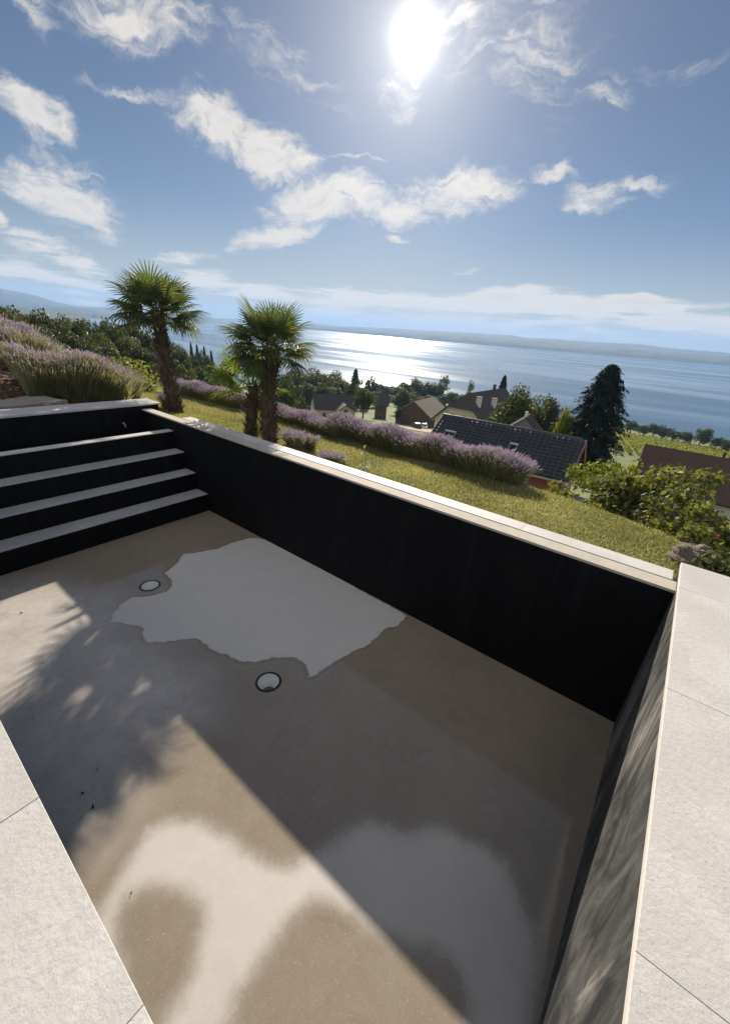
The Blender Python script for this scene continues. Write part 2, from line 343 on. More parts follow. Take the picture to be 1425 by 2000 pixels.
leafy('needle', (0.012, 0.019, 0.016), (0.030, 0.040, 0.029), 0.05, 0.9, (1.3, 1.3, 0.8), 0.4)
leafy('vine_leaf', (0.10, 0.125, 0.028), (0.26, 0.28, 0.075), 0.4, 0.55, (1.5, 1.4, 0.5), 0.1)
simple('bark', (0.085, 0.065, 0.048), 0.95, 0.3, 4, 0.03, 8)
t = mat('hillside'); n = t.noise(t.pos, 0.045, 6, 0.6); n2 = t.noise(t.pos, 0.9, 5, 0.65)
c = t.mix(t.ss(n, 0.35, 0.65), (0.075, 0.105, 0.024), (0.145, 0.165, 0.044)); c = t.mix(t.ss(n2, 0.4, 0.75, 0, 0.5), c, (0.055, 0.065, 0.022)); t.set(t.b, 'Base Color', c); t.set(t.b, 'Roughness', 0.95); bump(t, n2, 0.25)
t = mat('far_land'); n = t.noise(t.pos, 0.004, 6, 0.65); t.set(t.b, 'Base Color', t.mix(t.ss(n, 0.4, 0.6), (0.022, 0.034, 0.022), (0.060, 0.070, 0.036))); t.set(t.b, 'Roughness', 1.0)
t = mat('gravel_yard'); t.set(t.b, 'Base Color', t.mix(t.noise(t.pos, 0.6, 6, 0.6), (0.26, 0.21, 0.16), (0.38, 0.33, 0.27))); t.set(t.b, 'Roughness', 0.95)
# lake: small waves carried by roughness, calmer and rougher lanes by the wind
t = mat('lake_water')
mp = t.n('ShaderNodeMapping'); t.set(mp, 'Vector', t.pos); mp.inputs['Rotation'].default_value = (0, 0, R(28)); mp.inputs['Scale'].default_value = (0.0007, 0.0042, 1)
lane = t.noise(mp.outputs[0], 1.0, 6, 0.62, 1.2)
t.set(t.b, 'Base Color', (0.035, 0.088, 0.145)); t.set(t.b, 'IOR', 1.333); t.set(t.b, 'Specular IOR Level', 0.5)
t.set(t.b, 'Roughness', t.ss(lane, 0.40, 0.62, 0.12, 0.27))
mp2 = t.n('ShaderNodeMapping'); t.set(mp2, 'Vector', t.pos); mp2.inputs['Rotation'].default_value = (0, 0, R(20)); mp2.inputs['Scale'].default_value = (0.05, 0.16, 1)
bump(t, t.noise(mp2.outputs[0], 1.0, 6, 0.7), 1.4, 0.15)
simple('roof_tile', (0.042, 0.042, 0.045), 0.34, 0.25, 1.5, 0.0, 30, 0.0, 0.6)
simple('roof_dark', (0.060, 0.048, 0.045), 0.8, 0.3, 0.6, 0.04, 4)
simple('roof_old', (0.20, 0.165, 0.13), 0.9, 0.3, 0.6, 0.04, 4)
t = mat('roof_brown'); mp = t.n('ShaderNodeTexBrick'); tcg = t.n('ShaderNodeTexCoord'); t.set(mp, 'Vector', tcg.outputs['UV']); t.set(mp, 'Color1', (0.115, 0.062, 0.044)); t.set(mp, 'Color2', (0.165, 0.092, 0.062)); t.set(mp, 'Mortar', (0.040, 0.024, 0.018)); t.set(mp, 'Scale', 1.0); t.set(mp, 'Mortar Size', 0.03); t.set(mp, 'Brick Width', 0.22); t.set(mp, 'Row Height', 0.20)
t.set(t.b, 'Base Color', t.mix(t.noise(t.pos, 0.8, 5, 0.6), mp.outputs[0], (0.09, 0.055, 0.04))); t.set(t.b, 'Roughness', 0.85)
simple('wall_red', (0.30, 0.105, 0.070), 0.9, 0.12, 2, 0.003, 60)
simple('wall_pink', (0.36, 0.19, 0.15), 0.9, 0.1, 2)
simple('wall_cream', (0.72, 0.63, 0.47), 0.9, 0.1, 0.8)
simple('wall_white', (0.66, 0.63, 0.56), 0.9, 0.08, 0.8)
simple('wood_wall', (0.105, 0.075, 0.055), 0.9, 0.3, 2.0)
simple('wood_trim', (0.42, 0.35, 0.28), 0.7, 0.1)
simple('metal_grey', (0.24, 0.25, 0.26), 0.45, 0.08, metal=0.4)
simple('window_glass', (0.02, 0.025, 0.03), 0.08, 0.1)
simple('skylight_flash', (0.62, 0.60, 0.56), 0.4, 0.05)
simple('car_dark', (0.05, 0.02, 0.02), 0.25, 0.05); simple('car_white', (0.75, 0.75, 0.74), 0.3, 0.03)
simple('rock', (0.15, 0.12, 0.095), 0.95, 0.4, 9, 0.02, 20)
simple('dry_leaf', (0.045, 0.030, 0.022), 0.8, 0.3, 20)
leafy('weed_leaf', (0.30, 0.33, 0.16), (0.55, 0.56, 0.36), 0.35, 0.4, (1.2, 1.2, 0.6), 3)
simple('flower_red', (0.42, 0.07, 0.06), 0.6, 0.2)
# ------------------------------------------------------------------ land and water
LAKE_Z = -60.0
def ground(x, y):
    x = np.asarray(x, float); y = np.asarray(y, float); D = np.hypot(x, y); az = np.degrees(np.arctan2(x, y))
    zm = np.interp(D, [0, 8, 12, 20, 28, 60, 100, 150, 250, 330, 430, 520, 900], [-2.6, -2.3, -3.6, -7, -9.3, -14.5, -20.5, -28.5, -42, -51.5, -61, -66, -70])
    zl = np.interp(D, [0, 14, 22, 40, 100, 200, 400, 640, 900], [-2.6, -1.9, -2.3, -4.5, -12, -24, -42, -61, -70])
    k = sstep(az, -50.0, -70.0) if False else 1 - sstep(az, -70.0, -48.0)
    return zm * (1 - k) + zl * k + 0.5 * fbm(x / 30, y / 30, 3) * np.clip((D - 15) / 40, 0, 1)
Ds = np.concatenate([np.linspace(5, 30, 26), np.linspace(32, 120, 40), np.linspace(124, 900, 90)]); As = np.radians(np.linspace(-125, 75, 161))
DD, AA = np.meshgrid(Ds, As, indexing='ij'); gx, gy = DD * np.sin(AA), DD * np.cos(AA); gz = ground(gx, gy)
def grid_faces(n, m):
    i = np.arange(n * m).reshape(n, m); return np.stack([i[:-1, :-1], i[1:, :-1], i[1:, 1:], i[:-1, 1:]], -1).reshape(-1, 4)
hs = obj('hillside', np_mesh('hillside', np.stack([gx, gy, gz], -1).reshape(-1, 3), grid_faces(*gx.shape)[:, ::-1], 'hillside', True)); tag(hs, kind='structure')
lk = MB().add([(-11500, -11500, LAKE_Z), (11500, -11500, LAKE_Z), (11500, 11500, LAKE_Z), (-11500, 11500, LAKE_Z)], [(0, 1, 2, 3)]).build('lake', 'lake_water'); tag(lk, kind='structure')

def far_hills(name, az0, az1, dist, prof, depth, rough, seed, na=260, nd=14):
    """a real ridge: shoreline at dist(az), crest height prof(az), falling again behind"""
    a = np.linspace(az0, az1, na); s = np.linspace(0, 1, nd)
    A, S = np.meshgrid(a, s, indexing='ij'); d = dist(A) + S * depth
    x, y = d * np.sin(np.radians(A)), d * np.cos(np.radians(A))
    up = np.sin(np.clip(S * 1.25, 0, 1) * math.pi / 2) ** 0.8
    z = LAKE_Z - 3 + up * (prof(A) + 3) * (1 + rough * fbm(x / 700 + seed, y / 700, 4)) + (S > 0.01) * 14 * np.abs(fbm(x / 60 + seed, y / 60, 2)) * np.clip(1.2 - S, 0, 1)
    o = obj(name, np_mesh(name, np.stack([x, y, z], -1).reshape(-1, 3), grid_faces(na, nd), 'far_land', True)); tag(o, kind='structure'); return o
# height above the lake wanted at az for the crest, from the picture's skyline
def skyl(pts):
    az = []; tn = []
    for x, y in pts: d = ray(x, y); az.append(math.degrees(math.atan2(d[0], d[1]))); tn.append(d[2] / math.hypot(d[0], d[1]))
    o = np.argsort(az); return np.array(az)[o], np.array(tn)[o]
def hill(name, pts, dist, depth, rough, seed, a0=None, a1=None):
    az, tn = skyl(pts)
    far_hills(name, a0 if a0 is not None else az[0], a1 if a1 is not None else az[-1], dist, lambda A: CAM[2] + np.interp(A, az, tn) * (dist(A) + depth * 0.6) - LAKE_Z, depth, rough, seed)
shore = lambda A: np.interp(A, [-60, -42, -30, -10, 10, 30], [7400, 6600, 4600, 4200, 4150, 4000])
hill('hills', [(430, 622), (520, 627), (610, 632), (700, 640), (800, 647), (900, 654), (1000, 661), (1100, 671), (1200, 680), (1300, 688), (1425, 697)], shore, 900, 0.10, 3, -61, 35)
hill('hills', [(600, 634), (800, 644), (900, 650), (1000, 656), (1100, 664), (1200, 671), (1300, 680), (1425, 690)], lambda A: shore(A) + 1500, 1600, 0.12, 8, -50, 38)
hill('hills', [(60, 612), (110, 600), (150, 603), (185, 606), (215, 615), (300, 622)], lambda A: np.interp(A, [-80, -60], [3900, 4400]), 900, 0.10, 5, -88, -58)
hill('hills', [(-80, 545), (0, 562), (60, 573), (110, 590), (150, 598), (220, 602), (300, 612), (420, 624)], lambda A: 0 * A + 6200, 1800, 0.05, 6, -95, -50)
hill('hills', [(0, 600), (60, 606), (100, 612), (130, 618)], lambda A: 0 * A + 2300, 900, 0.06, 9, -95, -70)

# lawn (terrace of grass outside the pool) and the planting bed on the left
def lawn_z(x, y):
    x = np.asarray(x, float); y = np.asarray(y, float)
    z = -0.62 - 0.12 * (y - 5.0) + 0.03 * fbm(x / 1.5, y / 1.5, 3)
    z = z - 0.5 * sstep(x, 0.3, 1.6) - 1.6 * sstep(y - np.interp(x, [-2.6, -1.6, -1.1, -0.34, 0.46, 2], [7.75, 7.2, 7.15, 6.95, 6.5, 6.0]), 0.0, 0.8)
    bank = (1 - sstep(x, -11.0, -8.4)) * (1 - sstep(y, 2.6, 5.4))
    return z + bank * (0.20 + 0.11 * np.clip(-8.4 - x, 0, 8))
xs = np.concatenate([np.linspace(-40, -16, 30), np.linspace(-15.6, 2.0, 180)]); ys = np.linspace(3.73, 9.6, 66)
X, Y = np.meshgrid(xs, ys, indexing='ij'); Zl = lawn_z(X, Y)
ln = obj('lawn', np_mesh('lawn', np.stack([X, Y, Zl], -1).reshape(-1, 3), grid_faces(*X.shape), 'lawn_soil', True)); tag(ln, kind='structure')
xs = np.linspace(-40, -8.2, 110); ys = np.linspace(-8, 3.85, 70); X, Y = np.meshgrid(xs, ys, indexing='ij')
bedo = obj('planting_bed', np_mesh('planting_bed', np.stack([X, Y, lawn_z(X, Y) + 0.004], -1).reshape(-1, 3), grid_faces(*X.shape), 'mulch_soil', True)); tag(bedo, kind='structure')
# side ground right of the coping
xs = np.linspace(0.62, 14, 40); ys = np.linspace(-3, 3.73, 24); X, Y = np.meshgrid(xs, ys, indexing='ij')
Z = -1.25 - 0.25 * (X - 0.62) - 0.08 * Y + 0.05 * fbm(X, Y, 3)
obj('side_slope', np_mesh('side_slope', np.stack([X, Y, Z], -1).reshape(-1, 3), grid_faces(*X.shape), 'lawn_soil', True))['kind'] = 'structure'

def blades(name, P, h, wd, lean, material, parent=None, seed=0):
    """P (n,3) roots: one bent blade of two faces at each"""
    r = np.random.default_rng(seed); n = len(P); a = r.uniform(0, 2 * np.pi, n); H = h * r.uniform(0.55, 1.25, n); W = wd * r.uniform(0.7, 1.3, n)
    side = np.stack([np.cos(a), np.sin(a), 0 * a], -1); ln_ = np.stack([-np.sin(a), np.cos(a), 0 * a], -1) * (lean * r.uniform(0.2, 1.3, n) * H)[:, None]
    up = np.zeros((n, 3)); up[:, 2] = H
    b0 = P - side * W[:, None] / 2; b1 = P + side * W[:, None] / 2; m0 = P + up * 0.6 + ln_ * 0.35 - side * W[:, None] * 0.42; m1 = m0 + side * W[:, None] * 0.84; tp = P + up * 0.97 + ln_
    V = np.stack([b0, b1, m1, m0, tp], 1).reshape(-1, 3); i = np.arange(n)[:, None] * 5
    F = np.concatenate([i + np.array([[0, 1, 2]]), i + np.array([[0, 2, 3]]), i + np.array([[3, 2, 4]])])
    return obj(name, np_mesh(name, V, F, material), parent)
n = 190000; gx = -15.5 + 17.0 * RNG.random(n) ** 0.85; gy = RNG.uniform(3.8, 8.7, n)
keep = ~((gx < -8.3) & (gy < 4.2)); gx, gy = gx[keep], gy[keep]
P = np.stack([gx, gy, lawn_z(gx, gy) - 0.004], -1)
g = blades('grass', P, 0.042, 0.010, 0.7, 'grass_blade', None, 3); tag(g, 'short sunlit green grass covering the lawn beyond the pool', 'grass', kind='stuff')
# bark mulch chips on the bed
n = 9000; cx = RNG.uniform(-15, -8.4, n); cy = RNG.uniform(-1, 3.6, n); cz = lawn_z(cx, cy) + 0.012
a = RNG.uniform(0, 6.28, n); L = RNG.uniform(0.015, 0.05, n); ux = np.stack([np.cos(a), np.sin(a), RNG.normal(0, .35, n)], -1) * L[:, None]; vx = np.stack([-np.sin(a), np.cos(a), RNG.normal(0, .35, n)], -1) * (L * 0.45)[:, None]
P = np.stack([cx, cy, cz], -1); V = np.stack([P - ux - vx, P + ux - vx, P + ux + vx, P - ux + vx], 1).reshape(-1, 3)
o = obj('bark_mulch', np_mesh('bark_mulch', V, np.arange(4 * n).reshape(-1, 4), 'mulch_chip')); tag(o, 'brown bark mulch scattered over the bed behind the stone slab', 'mulch', kind='stuff')

# ------------------------------------------------------------------ the pool
FZ = -1.46; XR, YN, YF = 0.345, 0.035, 3.385
pool = empty('swimming_pool', (-3, 1.7, FZ)); tag(pool, 'empty outdoor pool with black walls and half wet pale floor', 'pool')
def poly_sdf(poly, x, y):
    p = np.array(poly); q = np.roll(p, -1, 0); d2 = np.full(x.shape, 1e9); ins = np.zeros(x.shape, bool)
    for (ax, ay), (bx, by) in zip(p, q):
        ex, ey = bx - ax, by - ay; t = np.clip(((x - ax) * ex + (y - ay) * ey) / (ex * ex + ey * ey + 1e-12), 0, 1)
        d2 = np.minimum(d2, (x - ax - t * ex) ** 2 + (y - ay - t * ey) ** 2)
        c = ((ay > y) != (by > y)) & (x < (bx - ax) * (y - ay) / (by - ay + 1e-12) + ax); ins ^= c
    d = np.sqrt(d2); return np.where(ins, d, -d)
fl = lambda L: [at_z(x, y, FZ)[:2] for x, y in L]
DRY1 = fl([(490,1050),(530,1056),(570,1078),(680,1139),(795,1203),(775,1222),(752,1228),(735,1245),(715,1262),(690,1272),(668,1285),(640,1300),(615,1318),(603,1322),(598,1300),(585,1288),(560,1283),(530,1285),(500,1293),(470,1292),(440,1277),(410,1268),(400,1257),(385,1246),(350,1250),(320,1253),(285,1254),(279,1243),(281,1230),(275,1222),(240,1218),(216,1213),(222,1200),(235,1180),(255,1168),(275,1166),(300,1163),(325,1155),(338,1143),(331,1128),(322,1120),(335,1110),(350,1095),(356,1083),(385,1079),(420,1073),(455,1060)])
DRY2 = fl([(598,1678),(640,1650),(680,1625),(720,1604),(750,1612),(775,1625),(800,1628),(840,1618),(870,1620),(905,1640),(950,1660),(985,1690),(1000,1720),(1015,1770),(1040,1830),(1045,1880),(1035,1960),(1028,2040),(1010,2200),(300,2200),(100,1900),(160,1860),(205,1760),(240,1700),(265,1660),(290,1620),(340,1600),(390,1605),(430,1625),(480,1660),(520,1690),(560,1697)])
WET1 = fl([(318,1728),(360,1740),(392,1770),(398,1810),(385,1850),(378,1900),(350,1950),(320,2000),(290,2050),(230,2050),(240,1960),(238,1900),(225,1850),(225,1795),(245,1755),(280,1735)])
WET2 = fl([(615,1758),(650,1762),(685,1782),(720,1808),(760,1828),(800,1846),(840,1852),(872,1868),(900,1905),(915,1955),(915,2100),(400,2100),(440,2010),(470,1930),(520,1860),(560,1800),(590,1770)])
DAMP = fl([(-400,1130),(105,1136),(215,1165),(260,1240),(330,1290),(395,1330),(400,1400),(345,1410),(260,1520),(190,1640),(100,1640),(-200,1400)])
nx, ny = 250, 136
xs = np.linspace(-5.80, XR + 0.003, nx); ys = np.linspace(YN - 0.003, YF + 0.003, ny); X, Y = np.meshgrid(xs, ys, indexing='ij')
DR = [at_z(524, 1332, FZ)[:2], at_z(293, 1144, FZ)[:2]]
X, Y = X.copy(), Y.copy(); rmin = np.full(X.shape, 9.0)
for c in DR:
    dx, dy = X - c[0], Y - c[1]; r = np.hypot(dx, dy) + 1e-9; k = (r > 0.078) & (r < 0.135); s = np.where(k, 0.107 / r, 1.0)
    X, Y = c[0] + dx * s, c[1] + dy * s; rmin = np.minimum(rmin, np.hypot(X - c[0], Y - c[1]))
s1, s2 = poly_sdf(DRY1, X, Y), poly_sdf(DRY2, X, Y); s2 = np.minimum(s2, np.minimum(-poly_sdf(WET1, X, Y), -poly_sdf(WET2, X, Y)))
dampv = sstep(poly_sdf(DAMP, X, Y), -0.35, 0.35); dryv = np.maximum(s1, s2); softv = np.where(s1 > s2, 0.0, 0.45)
F = grid_faces(nx, ny); F = F[~(rmin.reshape(-1)[F] < 0.1075).all(1)]
me = np_mesh('floor', np.stack([X + 3, Y - 1.7, 0 * X], -1).reshape(-1, 3), F, 'pool_floor')
for nm, arr in (('dry', dryv), ('soft', softv), ('damp', dampv)):
    a_ = me.attributes.new(nm, 'FLOAT', 'POINT'); a_.data.foreach_set('value', np.ascontiguousarray(arr.reshape(-1), dtype=np.float32))
tag(obj('floor', me, pool), 'screed floor, dark and glossy where wet, pale where dry')
for c in DR:
    dn = MB().lathe([(0.0955, 0.002), (0.093, -0.006), (0.074, -0.045), (0.050, -0.078), (0.048, -0.14), (0.0, -0.14)], (c[0], c[1], FZ), 40).build('drain', 'white_plastic', pool, True, True)
    MB().lathe([(0.116, 0.001), (0.114, 0.006), (0.106, 0.007), (0.096, 0.005), (0.0945, -0.004)], (c[0], c[1], FZ), 40).build('ring', 'black_rubber', dn, True, True)
    MB().lathe([(0.047, -0.105), (0.040, -0.100), (0.0, -0.100)], (c[0], c[1], FZ), 24).build('grate', 'drain_grate', dn, False, True)
pb = lambda name, m, *a, **k: MB().box(*a, **k).build(name, m, pool, False, True)
pb('wall', 'black_wall', -7.67, XR + 0.02, YF, 3.540, -1.62, -0.100)
tag(pb('lip', 'raw_concrete', -7.668, XR, YF - 0.003, 3.538, -0.100, -0.078), 'rough concrete lip along the top of the long wall')
pb('wall', 'tile_stone', -6.63, XR - 0.03, 3.5402, 3.712, -1.3, -0.099)
pb('wall', 'streaked_wall', XR, 0.625, -0.6, 3.735, -1.62, -0.0215)
pb('wall', 'black_wall', -8.6, XR, -0.32, YN, -1.62, -0.0215)
pb('wall', 'black_wall', -8.2, -7.69, YN, 3.70, -1.62, -0.0215)
pb('trench_floor', 'raw_concrete', -7.69, -6.80, YN, YF, -1.2, -1.0)
for i, (x0, x1, zt) in enumerate(((-6.08, -5.775, -1.153), (-6.368, -6.08, -0.864), (-6.645, -6.368, -0.573), (-6.80, -6.645, -0.269))):
    st = pb('step', 'black_wall', x0, x1, YN, YF, -1.62, zt - 0.014)
    MB().box(x0 + 0.0012 if i < 3 else x0, x1 + 0.003, YN + 0.001, YF - 0.001, zt - 0.0139, zt, bev=0.003).build('tread', 'tread_stone' if i < 3 else 'tile_stone', st, False, True)
for (px, py) in ((241, 828), (290, 829)):
    p = at_d(px, py, 7.95); d = ray(px, py); p = CAM + d * (-7.685 - CAM[0]) / d[0]
    MB().tube([p + (-0.02, 0, 0.02), p + (0.02, 0, 0.02), p + (0.05, 0.005, -0.005), p + (0.055, 0.01, -0.05)], 0.012, 6).build('cable_stub', 'wood_trim', pool, True, True)
def tiles(parent, rects, z1, th, material='tile_stone', edge=None):
    for (x0, x1, y0, y1) in rects:
        MB().box(x0, x1, y0, y1, z1 - th + random.uniform(0, .001), z1 + random.uniform(-.0008, .0008), bev=0.0012).build('tile', material, parent, False, True)
J = 0.0008
cop = MB().box(XR - 0.006, 0.632, -0.6, 3.740, -0.0213, 0.0012).build('coping', 'tile_edge', pool, False, True); tag(cop, 'broad coping of pale stone tiles on the side wall')
yj = [-0.60, -0.25, 0.924, 2.116, 3.282, 3.745]
tiles(cop, [(XR - 0.002, 0.640, a + J, b - J) for a, b in zip(yj, yj[1:])], 0.004, 0.008)
cop = MB().box(-6.625, 0.315, 3.5435, 3.716, -0.0985, -0.0755).build('coping', 'tile_edge', pool, False, True); tag(cop, 'narrow coping of pale stone tiles along the lawn')
xj = [-6.63] + [0.317 - 1.166 * k for k in range(5, -1, -1)]
tiles(cop, [(a + J, b - J, 3.5445, 3.722) for a, b in zip(xj, xj[1:])], -0.072, 0.0165)
cop = MB().box(-8.21, -7.675, YN - 1.2, 3.735, -0.0213, 0.0012).build('coping', 'tile_edge', pool, False, True); tag(cop, 'pale tiled coping above the steps')
yj = [-1.16, 0.006, 1.172, 2.338, 3.504, 3.742]
tiles(cop, [(-8.222, -7.668, a + J, b - J) for a, b in zip(yj, yj[1:])], 0.004, 0.008)
ter = empty('terrace', (-2, -1, -0.02)); tag(ter, kind='structure')
MB().box(-7.66, XR - 0.01, -3.2, YN + 0.006, -0.0212, 0.0012).build('bedding', 'tile_edge', ter, False, True)
xj = [XR - 0.006, 0.141] + [-0.578 - 0.719 * k for k in range(0, 10)]; xj = xj[::-1]
for r_, (ya, yb) in enumerate(((-1.125, 0.045), (-2.295, -1.125), (-3.2, -2.295))):
    tiles(ter, [(max(a, -7.66) + J, b - J, ya + J, yb - J) for a, b in zip(xj, xj[1:]) if b > -7.6], 0.004, 0.008)
MB().box(XR - 0.003, 0.64, -3.2, -0.602, -0.3, 0.004).build('kerb', 'tile_stone', ter, False, True)

# ------------------------------------------------------------------ palms
def frond_mesh(name, nseg, L, pet, droop, cup, seed, leafmat):
    """fan leaf: petiole along +x from 0 to pet, then nseg folded segments round its end"""
    r = random.Random(seed); mb = MB(); ang = 148
    mb.tube([(0, 0, 0), (pet * 0.5, 0, 0.04 * pet), (pet, 0, 0.0)], [0.016, 0.011, 0.008], 5, 1)
    hub = Vector((pet, 0, 0))
    prev = None
    for i in range(nseg):
        th = R(-ang + 2 * ang * i / (nseg - 1)) + r.uniform(-.02, .02); c, s = math.cos(th), math.sin(th)
        l = L * (0.78 + 0.22 * math.cos(th * 0.8)) * r.uniform(0.93, 1.05); d = Vector((c, s, 0)); side = Vector((-s, c, 0))
        half = math.pi * ang / 180 / (nseg - 1)
        dr = droop * r.uniform(0.4, 1.7)
        rows = []
        for tt, wd in ((0.06, 0.06), (0.38, 0.38), (0.62, 0.33), (0.84, 0.19), (1.0, 0.012)):
            wv = min(wd, 10) * half * L * (1.0 if tt > 0.3 else 1.0)
            z = cup * tt * l * (0.5 - abs(th) / 3.0) - dr * l * max(0, tt - 0.45) ** 2 * 2.2 - 0.10 * abs(s) * tt * l
            p = hub + d * (tt * l * (1 - 0.12 * dr * tt)) + Vector((0, 0, z)); fold = 0.5 * wv
            rows.append((p - side * wv + Vector((0, 0, fold)), p, p + side * wv + Vector((0, 0, fold))))
        v = [q for row in rows for q in row]; f = []
        for k in range(len(rows) - 1):
            a = 3 * k; f += [(a, a + 1, a + 4, a + 3), (a + 1, a + 2, a + 5, a + 4)]
        mb.add(v, f, 0)
    return mb.mesh(name, [leafmat, 'petiole'])
FR = [frond_mesh('frond', 32, 0.66, 0.62, 0.10, 0.28, 1, 'palm_leaf'), frond_mesh('frond', 32, 0.70, 0.68, 0.22, 0.18, 2, 'palm_leaf'), frond_mesh('frond', 30, 0.64, 0.64, 0.42, 0.05, 3, 'palm_leaf')]
FY = [frond_mesh('frond', 30, 0.60, 0.52, 0.15, 0.22, 4, 'palm_leaf_young'), frond_mesh('frond', 28, 0.56, 0.48, 0.35, 0.1, 5, 'palm_leaf_young')]
def palm(label, base, crown, rad, scale, fronds, young, seed):
    r = random.Random(seed); base, crown = Vector(base), Vector(crown); h = crown - base
    root = empty('palm_tree', base); tag(root, label, 'palm')
    n = 14; pts = []; rr = []
    for i in range(n):
        k = i / (n - 1); pts.append(h * k + Vector((0.03 * math.sin(k * 5 + seed), 0.03 * math.cos(k * 4 + seed), 0))); rr.append(rad * (1.02 - 0.22 * k + 0.05 * math.sin(k * 23 + seed) + r.uniform(-.03, .03)))
    mb = MB().tube(pts, rr, 14)
    for i in range(int(620 * h.length / 2.2)):                       # old leaf bases and fibre
        k = r.uniform(0.02, 0.99); a = r.uniform(0, 6.283); q = pts[min(int(k * (n - 1)), n - 2)].lerp(pts[min(int(k * (n - 1)), n - 2) + 1], (k * (n - 1)) % 1)
        rad_k = rad * (1.02 - 0.22 * k); o = Vector((math.cos(a), math.sin(a), 0)); sd = Vector((-math.sin(a), math.cos(a), 0)); wv = r.uniform(0.008, 0.032); l = r.uniform(0.07, 0.19)
        p0 = q + o * rad_k * 0.90; out = r.uniform(0.2, 0.8); dwn = -1 if r.random() < 0.35 else 1
        tip = p0 + o * (l * out + 0.02) + Vector((0, 0, l * dwn)) + sd * r.uniform(-.03, .03)
        mb.add([p0 - sd * wv, p0 + sd * wv, tip + sd * wv * 0.3, tip - sd * wv * 0.3, p0 + o * 0.02], [(0, 1, 2, 3), (0, 4, 3), (4, 1, 2)])
    mb.build('trunk', 'palm_bark', root, False)
    gold = 2.39996
    for i in range(fronds):
        k = (i + 0.5) / fronds; az = i * gold + r.uniform(-.25, .25)
        elv = R(74 - 100 * k ** 0.9 + r.uniform(-9, 9)) if not young else R(70 - 85 * k + r.uniform(-8, 8))
        me = (FY if young else FR)[0 if k < 0.35 else (1 if (k < 0.7 or young) else 2)]
        o = obj('frond', me, root)
        q = Quaternion((0, 0, 1), az) @ Quaternion((0, 1, 0), -elv) @ Quaternion((1, 0, 0), r.uniform(-.45, .45))
        o.rotation_mode = 'QUATERNION'; o.rotation_quaternion = q; s = scale * r.uniform(0.9, 1.08) * (0.85 if k < 0.12 else 1.0); o.scale = (s, s, s)
        o.location = h + Vector((0.05 * math.cos(az), 0.05 * math.sin(az), -0.10 * k + 0.06))
    return root
def base_under(px, py, D):
    p = at_d(px, py, D); return np.array([p[0], p[1], float(lawn_z(p[0], p[1])) - 0.05])
c1 = at_d(309, 612, 10.6); b1 = base_under(343, 806, 10.7)
palm('tallest palm, behind the corner above the pool steps', b1, c1, 0.145, 0.77, 38, False, 1)
c2 = at_d(528, 678, 8.05); b2 = base_under(527, 860, 8.05)
palm('stout palm with dense round crown beside a smaller palm', b2, c2, 0.135, 0.67, 38, False, 2)
c3 = at_d(491, 752, 8.35); b3 = base_under(494, 852, 8.4)
palm('small palm with few bright green fronds, half hidden behind another palm', b3, c3, 0.10, 0.80, 13, True, 3)

